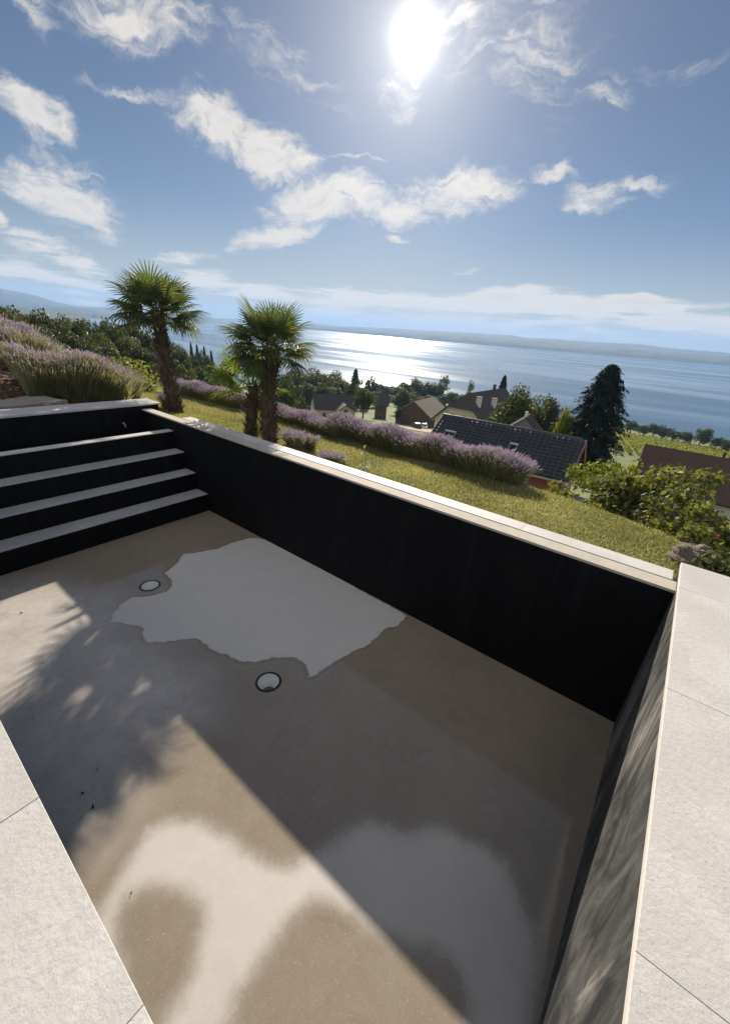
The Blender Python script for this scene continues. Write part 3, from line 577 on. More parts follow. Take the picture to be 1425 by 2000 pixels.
# ------------------------------------------------------------------ lavender
def lavender(name, label, cat, line, zf, wid, hgt, per_m, seed, flower=1.0, group=None, spike=0.075):
    """bushes along a line: grey-green stems fan out of the row, each ends in a flower spike"""
    r = np.random.default_rng(seed); P0, P1 = np.array(line[0], float), np.array(line[1], float); Ln = max(np.hypot(*(P1 - P0)), 0.01); d = (P1 - P0) / Ln; nrm = np.array([-d[1], d[0]])
    n = int(per_m * (Ln + wid)); root = empty(name, (P0[0], P0[1], float(zf(P0[0], P0[1])))); tag(root, label, cat, group)
    L0 = np.array(root.location)
    s = r.uniform(-wid * 0.35, Ln + wid * 0.35, n); a = r.normal(0, 1, n); a = np.clip(a * 0.5, -1, 1)
    es = np.clip(np.maximum(-s, s - Ln) / (wid * 0.5) + 0.0, 0, 1)
    lump = 1 + 0.10 * np.sin(s * 5.2 + seed) + 0.07 * vnoise(s * 3.1 + seed, a * 2)
    dome = np.sqrt(np.clip(1 - (a * 0.92) ** 2 * 0.8 - 0.75 * es ** 2, 0.05, 1))
    H = hgt * (0.50 + 0.50 * dome) * lump * r.uniform(0.80, 1.08, n)
    out = a * wid * 0.5; bx = s * 1.0; by = out * 0.42
    endlean = np.where(s < 0.3, -1.0, np.where(s > Ln - 0.3, 1.0, 0.0)) * r.uniform(0, .22, n)
    B = P0 + d * bx[:, None] + nrm * by[:, None]; T = P0 + d * (bx + endlean + r.normal(0, .06, n))[:, None] + nrm * (out + r.normal(0, .05, n))[:, None]
    zb = zf(B[:, 0], B[:, 1]); B3 = np.column_stack([B, zb]) - L0; T3 = np.column_stack([T, zb + H]) - L0
    M3 = B3 * 0.45 + T3 * 0.55; M3[:, :2] = B3[:, :2] * 0.62 + T3[:, :2] * 0.38
    an = r.uniform(0, np.pi, n); sd = np.column_stack([np.cos(an), np.sin(an), 0 * an]); w0 = (0.0055 * r.uniform(.7, 1.4, n))[:, None]
    V = np.stack([B3 - sd * w0 * 1.6, B3 + sd * w0 * 1.6, M3 + sd * w0, M3 - sd * w0, T3 + sd * w0 * .5, T3 - sd * w0 * .5], 1).reshape(-1, 3)
    i = np.arange(n)[:, None] * 6; F = np.concatenate([i + [[0, 1, 2, 3]], i + [[3, 2, 4, 5]]])
    obj('stems', np_mesh('stems', V, F, 'lavender_stem'), root)['kind'] = 'stuff'
    # lower narrow leaves fill the mound
    m = int(n * 1.3); j = r.integers(0, n, m); k = r.uniform(0.05, 0.62, m)[:, None]; C0 = B3[j] * (1 - k) + M3[j] * k + r.normal(0, .03, (m, 3)); C0[:, 2] = np.maximum(C0[:, 2], B3[j][:, 2] + 0.005)
    an = r.uniform(0, 2 * np.pi, m); tip = C0 + np.column_stack([np.cos(an) * .045, np.sin(an) * .045, r.uniform(.05, .12, m)]); sd = np.column_stack([-np.sin(an), np.cos(an), 0 * an]) * 0.006
    V = np.stack([C0 - sd, C0 + sd, tip], 1).reshape(-1, 3); obj('leaves', np_mesh('leaves', V, np.arange(3 * m).reshape(-1, 3), 'lavender_stem'), root)['kind'] = 'stuff'
    k = r.random(n) < flower * (0.25 + 0.75 * sstep(dome, 0.5, 0.95)); T_, M_ = T3[k], M3[k]; m = len(T_); ax = unit(T_ - M_); l = (spike * r.uniform(.6, 1.3, m))[:, None]; u = unit(np.cross(ax, [0.3, 0.1, 1.0]) + 1e-6); v = np.cross(ax, u); rr = (0.0085 * r.uniform(.7, 1.35, m))[:, None]
    mid = T_ - ax * l * 0.1; V = np.stack([T_ - ax * l * .55, mid + u * rr, mid + v * rr, mid - u * rr, mid - v * rr, T_ + ax * l * .6], 1).reshape(-1, 3)
    i = np.arange(m)[:, None] * 6; F = np.concatenate([i + [[0, 2, 1]], i + [[0, 3, 2]], i + [[0, 4, 3]], i + [[0, 1, 4]], i + [[5, 1, 2]], i + [[5, 2, 3]], i + [[5, 3, 4]], i + [[5, 4, 1]]])
    obj('flower_spikes', np_mesh('flower_spikes', V, F, 'lavender_flower'), root)['kind'] = 'stuff'
    return root
hp = lambda x, y, z: at_z(x, y, z)[:2]
a, b = hp(985, 940, -0.89), hp(672, 852, -0.89)
lavender('lavender_hedge', 'long lavender hedge in front of the dark tiled roof', 'lavender', (b, a), lawn_z, 0.85, 0.48, 1900, 1, 0.8)
a, b = hp(648, 856, -0.93), hp(545, 821, -0.93)
lavender('lavender_hedge', 'lavender hedge stretch just right of the stout palm trunk', 'lavender', (b, a), lawn_z, 0.75, 0.33, 1500, 2, 0.8)
a, b = hp(470, 800, -0.92), hp(350, 773, -0.92)
lavender('lavender_hedge', 'lavender hedge stretch between the two tallest palms', 'lavender', (b, a), lawn_z, 0.80, 0.44, 1300, 3, 0.75)
p = at_z(578, 872, -0.66); lavender('lavender_bush', 'greyish lavender bush at the coping, right of the palm trunks', 'lavender', (p[:2], p[:2] + [0.25, -0.03]), lawn_z, 0.5, 0.30, 1500, 4, 0.5)
p = at_z(650, 900, -0.60); lavender('lavender_bush', 'low flowering lavender tuft peeking over the coping', 'lavender', (p[:2], p[:2] + [0.15, -0.02]), lawn_z, 0.3, 0.13, 900, 5, 1.0)
p = at_z(322, 800, -0.6); lavender('lavender_bush', 'tiny lavender tuft at the foot of the tallest palm', 'lavender', (p[:2] + [0, .1], p[:2] + [0.1, .1]), lawn_z, 0.35, 0.33, 900, 6, 1.0)
# the bushes on the bed at the left
def bed_bush(label, px, py, D, wid, hgt, n, seed, ln=0.5, fl=0.8):
    p = at_d(px, py, D); lavender('lavender_bush', label, 'lavender', ((p[0] - 0.05, p[1] - ln / 2), (p[0], p[1] + ln / 2)), lawn_z, wid, hgt, n, seed, fl)
bed_bush('largest lavender bush, spreading beside the stone slab', 155, 780, 10.6, 1.5, 0.80, 3000, 11, 0.7, .4)
bed_bush('lavender bush behind the largest one, below the leafy shrub', 215, 760, 11.8, 1.1, 0.62, 1700, 12, 0.4, .4)
bed_bush('lavender bush on the bank above the bark mulch', 60, 720, 12.6, 1.3, 0.68, 2100, 13, 0.5, .35)
bed_bush('lavender bush cut off by the left picture edge', -5, 700, 13.4, 1.2, 0.85, 1600, 14, 0.6, .9)

# ------------------------------------------------------------------ leaf clouds for shrubs and trees
def leaf_cloud(clumps, n, size, seed, flat=0.5, shell=0.55):
    """clumps: (k,4) centres and radii -> quads of leaves, denser at each clump's skin"""
    r = np.random.default_rng(seed); cl = np.array(clumps, float); wgt = cl[:, 3] ** 2; j = r.choice(len(cl), n, p=wgt / wgt.sum())
    d = unit(r.normal(size=(n, 3))); rad = cl[j, 3] * (shell + (1.12 - shell) * r.random(n) ** 0.7); P = cl[j, :3] + d * rad[:, None] * [1, 1, 0.85]
    nv = unit(d * 0.7 + r.normal(size=(n, 3)) * 0.8 + [0, 0, flat]); u = unit(np.cross(nv, r.normal(size=(n, 3)))); v = np.cross(nv, u); s = (size * r.uniform(0.55, 1.3, n))[:, None]
    V = np.stack([P - u * s, P - v * s * .55 + u * s * .1, P + u * s, P + v * s * .55 + u * s * .1], 1).reshape(-1, 3)
    return V, np.arange(4 * n).reshape(-1, 4)
def shrub(name, label, cat, base, rx, ry, h, n, size, material, seed, nclump=22, group=None, stems=6):
    r = np.random.default_rng(seed); root = empty(name, base); tag(root, label, cat, group)
    cl = []
    for i in range(nclump):
        a = r.uniform(0, 6.283); q = math.sqrt(r.uniform(0, 1)); x, y = rx * q * math.cos(a) * .85, ry * q * math.sin(a) * .85; top = h * math.sqrt(max(0.05, 1 - (q * .9) ** 2)) * r.uniform(.75, 1.05)
        cl.append((x, y, top * r.uniform(0.25, 0.92), min(rx, h) * r.uniform(.16, .32)))
    V, F = leaf_cloud(cl, n, size, seed)
    V[:, 2] = np.maximum(V[:, 2], -0.1)
    obj('foliage', np_mesh('foliage', V, F, material), root)
    mb = MB()
    for i in range(stems):
        c = cl[i]; mb.tube([(0.06 * math.cos(i), 0.06 * math.sin(i), -0.1), (c[0] * .5, c[1] * .5, c[2] * .6), (c[0], c[1], c[2])], [0.03 * h, 0.02 * h, 0.008 * h], 5)
    mb.build('branches', 'bark', root)
    return root
def gbase(px, py, D, f=None):
    p = at_d(px, py, D); return p
p = at_d(222, 735, 17.5); shrub('shrub', 'light green leafy shrub left of the tallest palm', 'shrub', (p[0], p[1], -1.55), 1.75, 1.4, 1.95, 4200, 0.062, 'leaf_light', 21, 26)
p = at_d(275, 745, 15.5); shrub('shrub', 'low yellow-green shrub at the foot of the light leafy shrub', 'shrub', (p[0], p[1], float(lawn_z(*p[:2])) - .05), 0.75, 0.6, 0.75, 1500, 0.045, 'leaf_light', 22, 14)
p = at_d(85, 740, 11.2); shrub('shrub', 'small pale fern-like plant between the lavender bushes', 'shrub', (p[0], p[1], float(lawn_z(*p[:2]))), 0.35, 0.3, 0.55, 420, 0.05, 'leaf_light', 23, 9)
p = at_d(640, 800, 11.5); shrub('shrub', 'leafy vine-like shrub behind the hedge, right of the palms', 'shrub', (p[0] - .6, p[1], -2.6), 0.8, 0.6, 2.0, 900, 0.075, 'leaf_light', 24, 12)
# shrubs below the lawn on the right
for (px, py, D, w_, h_, n, ss, mt, sd, lb) in (
    (1190, 950, 11.5, 1.45, 2.5, 3400, .075, 'leaf_shrub', 31, 'broad leafy shrub next to the red walled house'),
    (1290, 965, 10.8, 1.6, 2.6, 4200, .078, 'leaf_shrub', 32, 'widest leafy shrub below the brown roof'),
    (1385, 968, 11.2, 1.5, 2.4, 3600, .075, 'leaf_shrub', 33, 'leafy shrub at the right picture edge above the red flowers'),
    (1205, 925, 16.0, 1.3, 2.0, 1700, .085, 'leaf_light', 34, 'pale shrub in front of the dark conifer foot'),
    (1412, 1038, 7.4, 0.75, 1.1, 2400, .050, 'leaf_shrub', 35, 'small shrub with red flowers beside the stone coping'),
    (1490, 1130, 5.4, 0.55, 0.85, 1300, .040, 'leaf_mid', 36, 'low dark shrub at the outer side of the coping'),
    (1345, 1010, 8.6, 0.7, 0.8, 1300, .055, 'leaf_mid', 37, 'low dark shrub between the lawn edge and the red flowers')):
    tp = at_d(px, py - 40, D); s_ = shrub('shrub', lb, 'shrub', (tp[0], tp[1], tp[2] - h_ * 0.85), w_, w_ * .9, h_, n, ss, mt, sd, 24)
    if sd == 35:
        for k in range(7):
            q = (random.uniform(-.45, .3), random.uniform(-.6, -.3), random.uniform(.7, 1.1)); mb = MB()
            for j in range(5): a_ = j * 1.257; mb.add([q, (q[0] + .018 * math.cos(a_ - .5), q[1] - .01, q[2] + .018 * math.sin(a_ - .5)), (q[0] + .027 * math.cos(a_), q[1] - .02, q[2] + .027 * math.sin(a_)), (q[0] + .018 * math.cos(a_ + .5), q[1] - .01, q[2] + .018 * math.sin(a_ + .5))], [(0, 1, 2, 3)])
            mb.build('flower', 'flower_red', s_)
# weathered rock at the lawn corner
rk = MB(); p = at_d(1352, 1098, 5.6); nu, nv = 36, 26; vv = []
for i in range(nu):
    for j in range(nv):
        th = 2 * math.pi * i / nu; ph = math.pi * j / (nv - 1); d_ = Vector((math.cos(th) * math.sin(ph) * .27, math.sin(th) * math.sin(ph) * .24, math.cos(ph) * .25))
        k = 1 + 0.14 * float(fbm(d_.x * 6 + 3, d_.z * 16 + d_.y * 4, 4)) + .045 * math.sin(d_.z * 85 + d_.x * 22 + 3 * float(vnoise(d_.x * 9, d_.y * 9))); vv.append(d_ * k)
rk.add(vv, [(i * nv + j, ((i + 1) % nu) * nv + j, ((i + 1) % nu) * nv + j + 1, i * nv + j + 1) for i in range(nu) for j in range(nv - 1)])
o = rk.build('rock', 'rock', None, False); o.location = (p[0] + .03, p[1] + .02, p[2] - .02); tag(o, 'weathered brown layered rock at the lawn corner by the coping', 'rock')
# weed with broad pale leaves by the coping, and a low sprig
def weed(label, px, py, D, h, leaves, seed):
    p = at_d(px, py, D); z0 = float(lawn_z(p[0], p[1])); root = empty('weed', (p[0], p[1], z0)); tag(root, label, 'weed'); top = p[2] - z0 if h is None else h
    MB().tube([(0, 0, 0), (0.02, 0, top * .5), (-.02, 0.01, top)], [0.008, .006, .004], 5).build('stem', 'petiole', root)
    for (zz, ang_, L_) in leaves:
        c, s = math.cos(ang_), math.sin(ang_); mb = MB(); P_ = lambda t_, w_, dz: (c * t_ * L_ - s * w_, s * t_ * L_ + c * w_, top * zz + dz)
        mb.add([P_(0, 0, 0), P_(.35, -.28 * L_, .02), P_(.35, .28 * L_, .02), P_(.35, 0, .035), P_(.75, -.2 * L_, .0), P_(.75, .2 * L_, .0), P_(.75, 0, .02), P_(1.05, 0, -.05)], [(0, 1, 3), (0, 3, 2), (1, 4, 6, 3), (3, 6, 5, 2), (4, 7, 6), (6, 7, 5)]); mb.build('leaf', 'weed_leaf', root)
weed('tall single-stemmed weed with pale leaves behind the coping', 714, 872, 6.1, None, [(.45, .3, .17), (.30, 3.0, .12), (.72, 2.8, .12), (.28, -.6, .20), (.98, 2.6, .07)], 1)
weed('low pale weed sprig behind the coping, in front of the long hedge', 786, 938, 5.15, None, [(.6, .4, .12), (.9, 0, .10), (.8, 2.9, .08)], 2)

# stone slab and kerb on the bed
def slab(label, cx, cy, z, sx, sy, sz, rz, seed, m='bed_stone'):
    r = random.Random(seed); mb = MB(); n = 9; v = []
    for z_, k in ((-sz, 1.0), (-.012, 1.0), (0, 0.975)):
        for (ax, ay) in [(-1 + 2 * i / n, -1) for i in range(n)] + [(1, -1 + 2 * i / n) for i in range(n)] + [(1 - 2 * i / n, 1) for i in range(n)] + [(-1, 1 - 2 * i / n) for i in range(n)]:
            v.append((ax * sx * k + 0.02 * vnoise(ax * 3 + seed, ay * 3), ay * sy * k + 0.02 * float(vnoise(ax * 3, ay * 3 + seed)), z_ + 0.006 * float(vnoise(ax * 2 + seed, ay * 2))))
    k = 4 * n; f = [tuple(range(2 * k, 3 * k))] + [(q * k + i, q * k + (i + 1) % k, (q + 1) * k + (i + 1) % k, (q + 1) * k + i) for q in (0, 1) for i in range(k)]
    o = mb.add(v, f).build('stone_slab', m); o.location = (cx, cy, z); o.rotation_euler = (0, 0, rz); tag(o, label, 'stone slab'); return o
p = at_d(25, 785, 9.7); slab('broad flat stone slab at the left edge behind the coping', p[0] - .1, p[1] - .1, p[2] + .02, 0.55, 0.62, 0.13, R(8), 3)
p = at_d(92, 781, 9.55); slab('narrow stone kerb block beside the flat slab', p[0], p[1], p[2] + .02, 0.34, 0.15, 0.16, R(14), 4)
# fallen leaves on the pool floor
for (px, py, lb) in ((42, 1198, 'curled dry leaf on the sunlit floor near the steps'), (190, 1503, 'dry leaf in the palm shadow, highest of the group by the terrace'), (182, 1577, 'largest dry leaf in the palm shadow by the terrace'), (162, 1550, 'tiny dry leaf left of the largest one in the palm shadow'), (160, 1598, 'tiny dry leaf lowest of the group in the palm shadow'), (257, 1746, 'dry leaf speck above the round wet patch'), (66, 1403, 'dry leaf speck nearest the left picture edge')):
    p = at_z(px, py, FZ); r_ = random.Random(px); s = 0.018 if 'largest' in lb or 'curled' in lb else 0.010
    mb = MB().add([(-s, 0, .002), (-.2 * s, -.5 * s, .010), (-.2 * s, .5 * s, .006), (s, 0, .014), (-.1 * s, 0, .003)], [(0, 1, 4), (0, 4, 2), (1, 3, 4), (4, 3, 2)])
    o = mb.build('fallen_leaf', 'dry_leaf'); o.location = (p[0], p[1], FZ + .001); o.rotation_euler = (0, 0, r_.uniform(0, 6)); tag(o, lb, 'leaf')

# ------------------------------------------------------------------ houses
def gz_at(x, y): return float(ground(x, y))
def house_root(name, label, cat, x, y, rz, z=None):
    o = empty(name, (x, y, gz_at(x, y) if z is None else z), rz); tag(o, label, cat); return o
def window(parent, x, y, z, w_, h_, nrm, frame='wood_trim', bars=True):
    """a window in local space on a wall whose outward normal is nrm ('-y','+y','-x','+x')"""
    ax = nrm[1]; s = -1 if nrm[0] == '-' else 1
    def bx(a0, a1, z0, z1, d0, d1):
        lo, hi = sorted((d0 * s, d1 * s))
        return (a0 + x, a1 + x, y + lo, y + hi, z0, z1) if ax == 'y' else (x + lo, x + hi, a0 + y, a1 + y, z0, z1)
    f = MB()
    for a0, a1, z0, z1 in ((-w_ / 2 - .08, -w_ / 2, z, z + h_), (w_ / 2, w_ / 2 + .08, z, z + h_), (-w_ / 2 - .08, w_ / 2 + .08, z - .08, z), (-w_ / 2 - .08, w_ / 2 + .08, z + h_, z + h_ + .08)) + (((-.03, .03, z, z + h_),) if bars else ()): f.box(*bx(a0, a1, z0, z1, -.02, .06))
    fo = f.build('window', frame, parent); MB().box(*bx(-w_ / 2, w_ / 2, z, z + h_, -.02, .02)).build('pane', 'window_glass', fo)
def gable_house(name, label, cat, R1, R2, run, pitch, ground_z, wallm, roofm, overhang=0.4, th=0.18, chim=(), wins=(), extra=None):
    """ridge R1 to R2 (world), half width run, roof pitch in radians; local x runs along the ridge"""
    R1, R2 = Vector(R1), Vector(R2); mid = (R1 + R2) / 2; L = (R2 - R1).length / 2; rz = math.atan2(R2.y - R1.y, R2.x - R1.x)
    root = house_root(name, label, cat, mid.x, mid.y, rz, ground_z); hr = R1.z - ground_z; drop = run * math.tan(pitch); he = hr - drop
    wr = run - overhang; hw = hr - wr * math.tan(pitch) - 0.02; Lw = L - overhang
    sec = [(-wr, 0), (wr, 0), (wr, hw), (0, hr - .03), (-wr, hw)]
    MB().prism([(-Lw, y, z) for y, z in sec], (2 * Lw, 0, 0)).build('wall', wallm, root)
    for s in (-1, 1):
        n_ = Vector((0, s * math.sin(pitch), math.cos(pitch))) * th
        poly = [(-L, 0, hr), (L, 0, hr), (L, s * run, he), (-L, s * run, he)]
        if s > 0: poly = poly[::-1]
        ro = MB().prism(poly, n_).build('roof', roofm, root)
        uv = ro.data.uv_layers.new(name='UVMap')
        for lp in ro.data.loops: co = ro.data.vertices[lp.vertex_index].co; uv.data[lp.index].uv = (co.x, math.hypot(co.y, co.z - hr))
    for (cx, cy, w_, h_, m_) in chim:
        zc = hr - abs(cy) * math.tan(pitch); c_ = MB().box(cx - w_ / 2, cx + w_ / 2, cy - w_ / 2, cy + w_ / 2, zc - .3, zc + h_).build('chimney', m_, root)
        MB().box(cx - w_ / 2 - .08, cx + w_ / 2 + .08, cy - w_ / 2 - .08, cy + w_ / 2 + .08, zc + h_, zc + h_ + .12).build('cap', 'metal_grey', c_)
    for (wx, wy, wz, ww, wh, nn) in wins:
        window(root, {'-x': -Lw, '+x': Lw}.get(nn, wx), {'-y': -wr, '+y': wr}.get(nn, wy), wz, ww, wh, nn)
    return root, dict(L=L, Lw=Lw, hr=hr, he=he, wr=wr, hw=hw, run=run, pitch=pitch, rz=rz)

# house with the dark tiled roof, tile by tile
R2 = at_d(1143, 863, 30.0); R1 = at_z(865, 812, R2[2]); pit = R(33); run = 3.15
hx, g_ = gable_house('tiled_house', 'red walled house with dark pantile roof right behind the hedge', 'house', R1, R2, run, pit, R2[2] - 4.9, 'wall_red', 'roof_dark', 0.35, 0.10)
tw, tl = 0.345, 0.325; ncol = int(2 * g_['L'] / tw); nrow = 12; sl_ = run / math.cos(pit); tl = sl_ / nrow
pr = [(-.5, .012), (-.36, .002), (-.16, .0), (.02, .008), (.16, .040), (.30, .058), (.42, .046), (.53, .014)]
tm = MB()
v = []
for k, dz in ((0.0, 0.045), (-tl * 1.12, 0.0)):
    v += [(a * tw, k, h + dz) for a, h in pr] + [(a * tw, k, h + dz - .022) for a, h in pr]
n_ = len(pr); f = []
for i in range(n_ - 1): f += [(i, i + 1, 2 * n_ + i + 1, 2 * n_ + i), (n_ + i + 1, n_ + i, i, i + 1)]
f += [(0, 2 * n_, 3 * n_, n_), (n_ - 1, 2 * n_ - 1, 4 * n_ - 1, 3 * n_ - 1)]
tme = tm.add(v, f).mesh('roof_tile', 'roof_tile', False)
# the tile's own y runs up the slope; lower lip at y=0
e_up = Vector((0, math.cos(pit), math.sin(pit))); nn_ = Vector((0, -math.sin(pit), math.cos(pit))); rotm = Matrix((Vector((1, 0, 0)), -e_up, nn_)).transposed()
# flip so that local -y climbs the slope while staying right handed
rotm = Matrix(((-1, 0, 0), (0, -math.cos(pit), -math.sin(pit)), (0, -math.sin(pit), math.cos(pit)))); rq = rotm.to_quaternion()
rest = MB(); cnt = 0; r_ = random.Random(4)
for row in range(nrow):
    s = sl_ - 0.0 - row * tl                       # distance of the lower lip from the ridge
    for c in range(ncol):
        x = -g_['L'] + (c + .5) * 2 * g_['L'] / ncol
        loc = Vector((x, -s * math.cos(pit), g_['hr'] - s * math.sin(pit))) + nn_ * (0.115 + r_.uniform(-.004, .006))
        hidden = (c < 10 and row < 5) or (c < 4 and row < 8)
        if not hidden and cnt < 300:
            o = obj('roof_tile', tme, hx); o.rotation_mode = 'QUATERNION'; o.rotation_quaternion = rq @ Quaternion((0, 0, 1), r_.uniform(-.012, .012)); o.location = loc; cnt += 1
        else:
            rest.add([loc + rotm @ Vector(q) for q in v], f)
o = rest.build('roof_tile_rest', 'roof_tile', hx); o['kind'] = 'stuff'
rm = MB(); seg = 7; rl = 0.40; v2 = []
for x_, rr in ((0, .125), (rl * 1.08, .105)):
    v2 += [(x_, rr * math.cos(math.pi * k / (seg - 1)), rr * math.sin(math.pi * k / (seg - 1))) for k in range(seg)]
rme = rm.add(v2, [(k, k + 1, seg + k + 1, seg + k) for k in range(seg - 1)] + [tuple(range(seg))[::-1]]).mesh('ridge_tile', 'roof_tile', False)
for k in range(int(2 * g_['L'] / rl)):
    o = obj('ridge_tile', rme, hx); o.location = (-g_['L'] + k * rl, 0, g_['hr'] + .09)
def roof_item(px, py):
    """point on the front slope of the tiled house seen at a pixel, in its local frame"""
    d = Vector(ray(px, py)); o_ = Vector(CAM); inv = Matrix.Rotation(-g_['rz'], 3, 'Z'); o2 = inv @ (o_ - hx.location); d2 = inv @ d
    p0 = Vector((0, 0, g_['hr'])); t_ = (p0 - o2).dot(nn_) / d2.dot(nn_); return o2 + d2 * t_
for (px, py, w_) in ((880, 848, 0.85), (1003, 873, 0.55)):
    q = roof_item(px, py); s0 = -q.y / math.cos(pit); fr = MB()
    def sb(x0, x1, s_a, s_b, h0, h1, mb):
        P4 = [Vector((x0, -s_a * math.cos(pit), g_['hr'] - s_a * math.sin(pit))), Vector((x1, -s_a * math.cos(pit), g_['hr'] - s_a * math.sin(pit))), Vector((x1, -s_b * math.cos(pit), g_['hr'] - s_b * math.sin(pit))), Vector((x0, -s_b * math.cos(pit), g_['hr'] - s_b * math.sin(pit)))]
        mb.prism([p_ + nn_ * h0 for p_ in P4][::-1], nn_ * (h1 - h0))
    sb(q.x - w_ / 2, q.x + w_ / 2, s0 - .08, s0 + .02, .13, .30, fr); so_ = fr.build('skylight', 'skylight_flash', hx)
    fr2 = MB(); sb(q.x - w_ / 2, q.x - w_ / 2 + .07, s0 + .02, s0 + 1.0, .13, .26, fr2); sb(q.x + w_ / 2 - .07, q.x + w_ / 2, s0 + .02, s0 + 1.0, .13, .26, fr2); sb(q.x - w_ / 2 + .07, q.x + w_ / 2 - .07, s0 + .93, s0 + 1.0, .13, .26, fr2); fr2.build('frame', 'metal_grey', so_)
    fg = MB(); sb(q.x - w_ / 2 + .07, q.x + w_ / 2 - .07, s0 + .02, s0 + .93, .18, .22, fg); fg.build('pane', 'window_glass', so_)
L_, he_, hr_ = g_['L'], g_['he'], g_['hr']
MB().box(-L_, L_, -run - .10, -run + .02, he_ - .10, he_ + .035).build('gutter', 'wood_trim', hx)
for s in (-1, 1):
    MB().prism([(L_ + .002, 0, hr_ + .12), (L_ + .002, s * run, he_ + .12), (L_ + .002, s * run, he_ - .16), (L_ + .002, 0, hr_ - .18)][::s], (.05, 0, 0)).build('barge_board', 'wall_pink', hx)
MB().box(L_ - .33, L_ + 1.0, -2.75, 0.4, -0.2, 1.05).build('balcony', 'metal_grey', hx)
rl_ = MB()
for k in range(14): rl_.box(L_ - .25 + k * .09, L_ - .235 + k * .09, -2.745, -2.73, 1.05, 2.0)
rl_.box(L_ - .3, L_ + 1.0, -2.76, -2.715, 2.0, 2.05); o = rl_.build('railing', 'metal_grey', hx); o['kind'] = 'stuff'
window(hx, L_ - .35, .6, 1.0, .9, 1.1, '+x')

# the little gable peeping over the tiled roof
pk = at_d(1025, 816, 34.0); hs_, _g = gable_house('small_house', 'grey gable with white bargeboard peeping over the dark tiled roof', 'house', Vector(pk), Vector(pk) + Vector((.1, 1.2, 0)), 1.15, R(40), pk[2] - 6.0, 'metal_grey', 'roof_dark', .12, .10)
MB().prism([(-_g['L'] - .03, 0, _g['hr'] + .16), (-_g['L'] - .03, 1.15, _g['he'] + .16), (-_g['L'] - .03, 1.15, _g['he'] - .02), (-_g['L'] - .03, 0, _g['hr'] - .04)], (-.06, 0, 0)).build('barge_board', 'wall_white', hs_)
MB().box(-_g['L'] - .02, -_g['L'] + .2, -.08, .08, _g['hr'] + .05, _g['hr'] + .45).build('finial', 'wall_white', hs_)

# big farmhouse with half-hipped roof
D0 = 100.0; A0 = at_d(905, 771, D0); A1 = Vector(A0) + Vector((0.6, 24, 0)); rz = math.atan2(A1.y - A0[1], A1.x - A0[0])
gz_ = gz_at(A0[0], A0[1]) - .5
fm = empty('farmhouse', (A0[0], A0[1], gz_), rz - math.pi / 2); tag(fm, 'large cream farmhouse with dark half-hipped roof and two chimneys', 'house')
hr = A0[2] - gz_; hwid = 6.6; hip_z = hr - 3.1; hip_x = 3.1 / math.tan(R(45)); pt_ = math.atan2(hr - 3.4, hwid + .9); ev = hr - (hwid + .9) * math.tan(pt_); zz = lambda x: hr - abs(x) * math.tan(pt_)
hx_ = 3.3; hz_ = zz(hx_)
MB().prism([(-hwid, 0, 0), (hwid, 0, 0), (hwid, 0, zz(hwid) - .05), (hx_, 0, hz_ - .05), (-hx_, 0, hz_ - .05), (-hwid, 0, zz(hwid) - .05)], (0, 24, 0)).build('wall', 'wall_cream', fm)
w_ = hwid + .9; t_ = .22
for s in (-1, 1):
    pl = [(0, 2.6, hr), (0, 25, hr), (s * w_, 25, ev), (s * w_, -.9, ev), (s * hx_, -.9, hz_)]
    MB().prism(pl if s > 0 else pl[::-1], (0, 0, t_)).build('roof', 'roof_dark', fm)
MB().prism([(0, 2.6, hr + .01), (-hx_, -.9, hz_ + .01), (hx_, -.9, hz_ + .01)], (0, 0, t_)).build('roof', 'roof_dark', fm)
for (x, y, h_) in ((2.6, 3.2, 2.0), (3.4, 10.5, 2.0)):
    c_ = MB().box(x - .5, x + .5, y - .5, y + .5, zz(x) - .3, zz(x) + h_).build('chimney', 'wall_white', fm); MB().box(x - .6, x + .6, y - .6, y + .6, zz(x) + h_, zz(x) + h_ + .15).build('cap', 'roof_old', c_)
c_ = MB().box(-.3, .3, 17, 17.6, hr - .1, hr + 1.5).build('chimney', 'roof_dark', fm)
for x in (-2.0, .9): window(fm, x, 0, hz_ - 2.9, 1.0, 1.3, '-y')
for x in (-4.6, -1.6, 1.6, 4.6): window(fm, x, 0, hz_ - 6.3, 1.0, 1.5, '-y')

# village houses further down
r1 = at_d(609, 770, 152); r2 = at_z(690, 772, r1[2]); ha, ga = gable_house('village_house', 'cream house with dark roof and front dormer gable, leftmost in the village', 'house', r1, r2, 6.0, R(36), gz_at(r1[0], r1[1]) - .6, 'wall_cream', 'roof_dark', .7, .25, wins=[(-4, 0, 1.2, 1.1, 1.4, '-y'), (4.6, 0, 1.2, 1.1, 1.4, '-y'), (0, -1.6, 3.2, 1.0, 1.3, '-x'), (0, 1.6, 3.2, 1.0, 1.3, '-x')])
dz = ga['hr']
MB().prism([(-.5, -8.2, 0), (6.5, -8.2, 0), (6.5, -8.2, dz - 4.6), (3.0, -8.2, dz - 2.4), (-.5, -8.2, dz - 4.6)], (0, 6.5, 0)).build('dormer_wall', 'wall_cream', ha)
for s in (-1, 1):
    pl = [(3, -8.9, dz - 2.2), (3, -1.5, dz - 2.2), (3 + s * 4.2, -1.5, dz - 5.0), (3 + s * 4.2, -8.9, dz - 5.0)]; MB().prism(pl if s > 0 else pl[::-1], (0, 0, .25)).build('dormer_roof', 'roof_old', ha)
window(ha, 3.0, -8.2, 3.0, 1.3, 1.4, '-y'); window(ha, 1.0, -8.2, .4, 1.1, 1.4, '-y'); window(ha, 5.0, -8.2, .4, 1.1, 1.4, '-y')
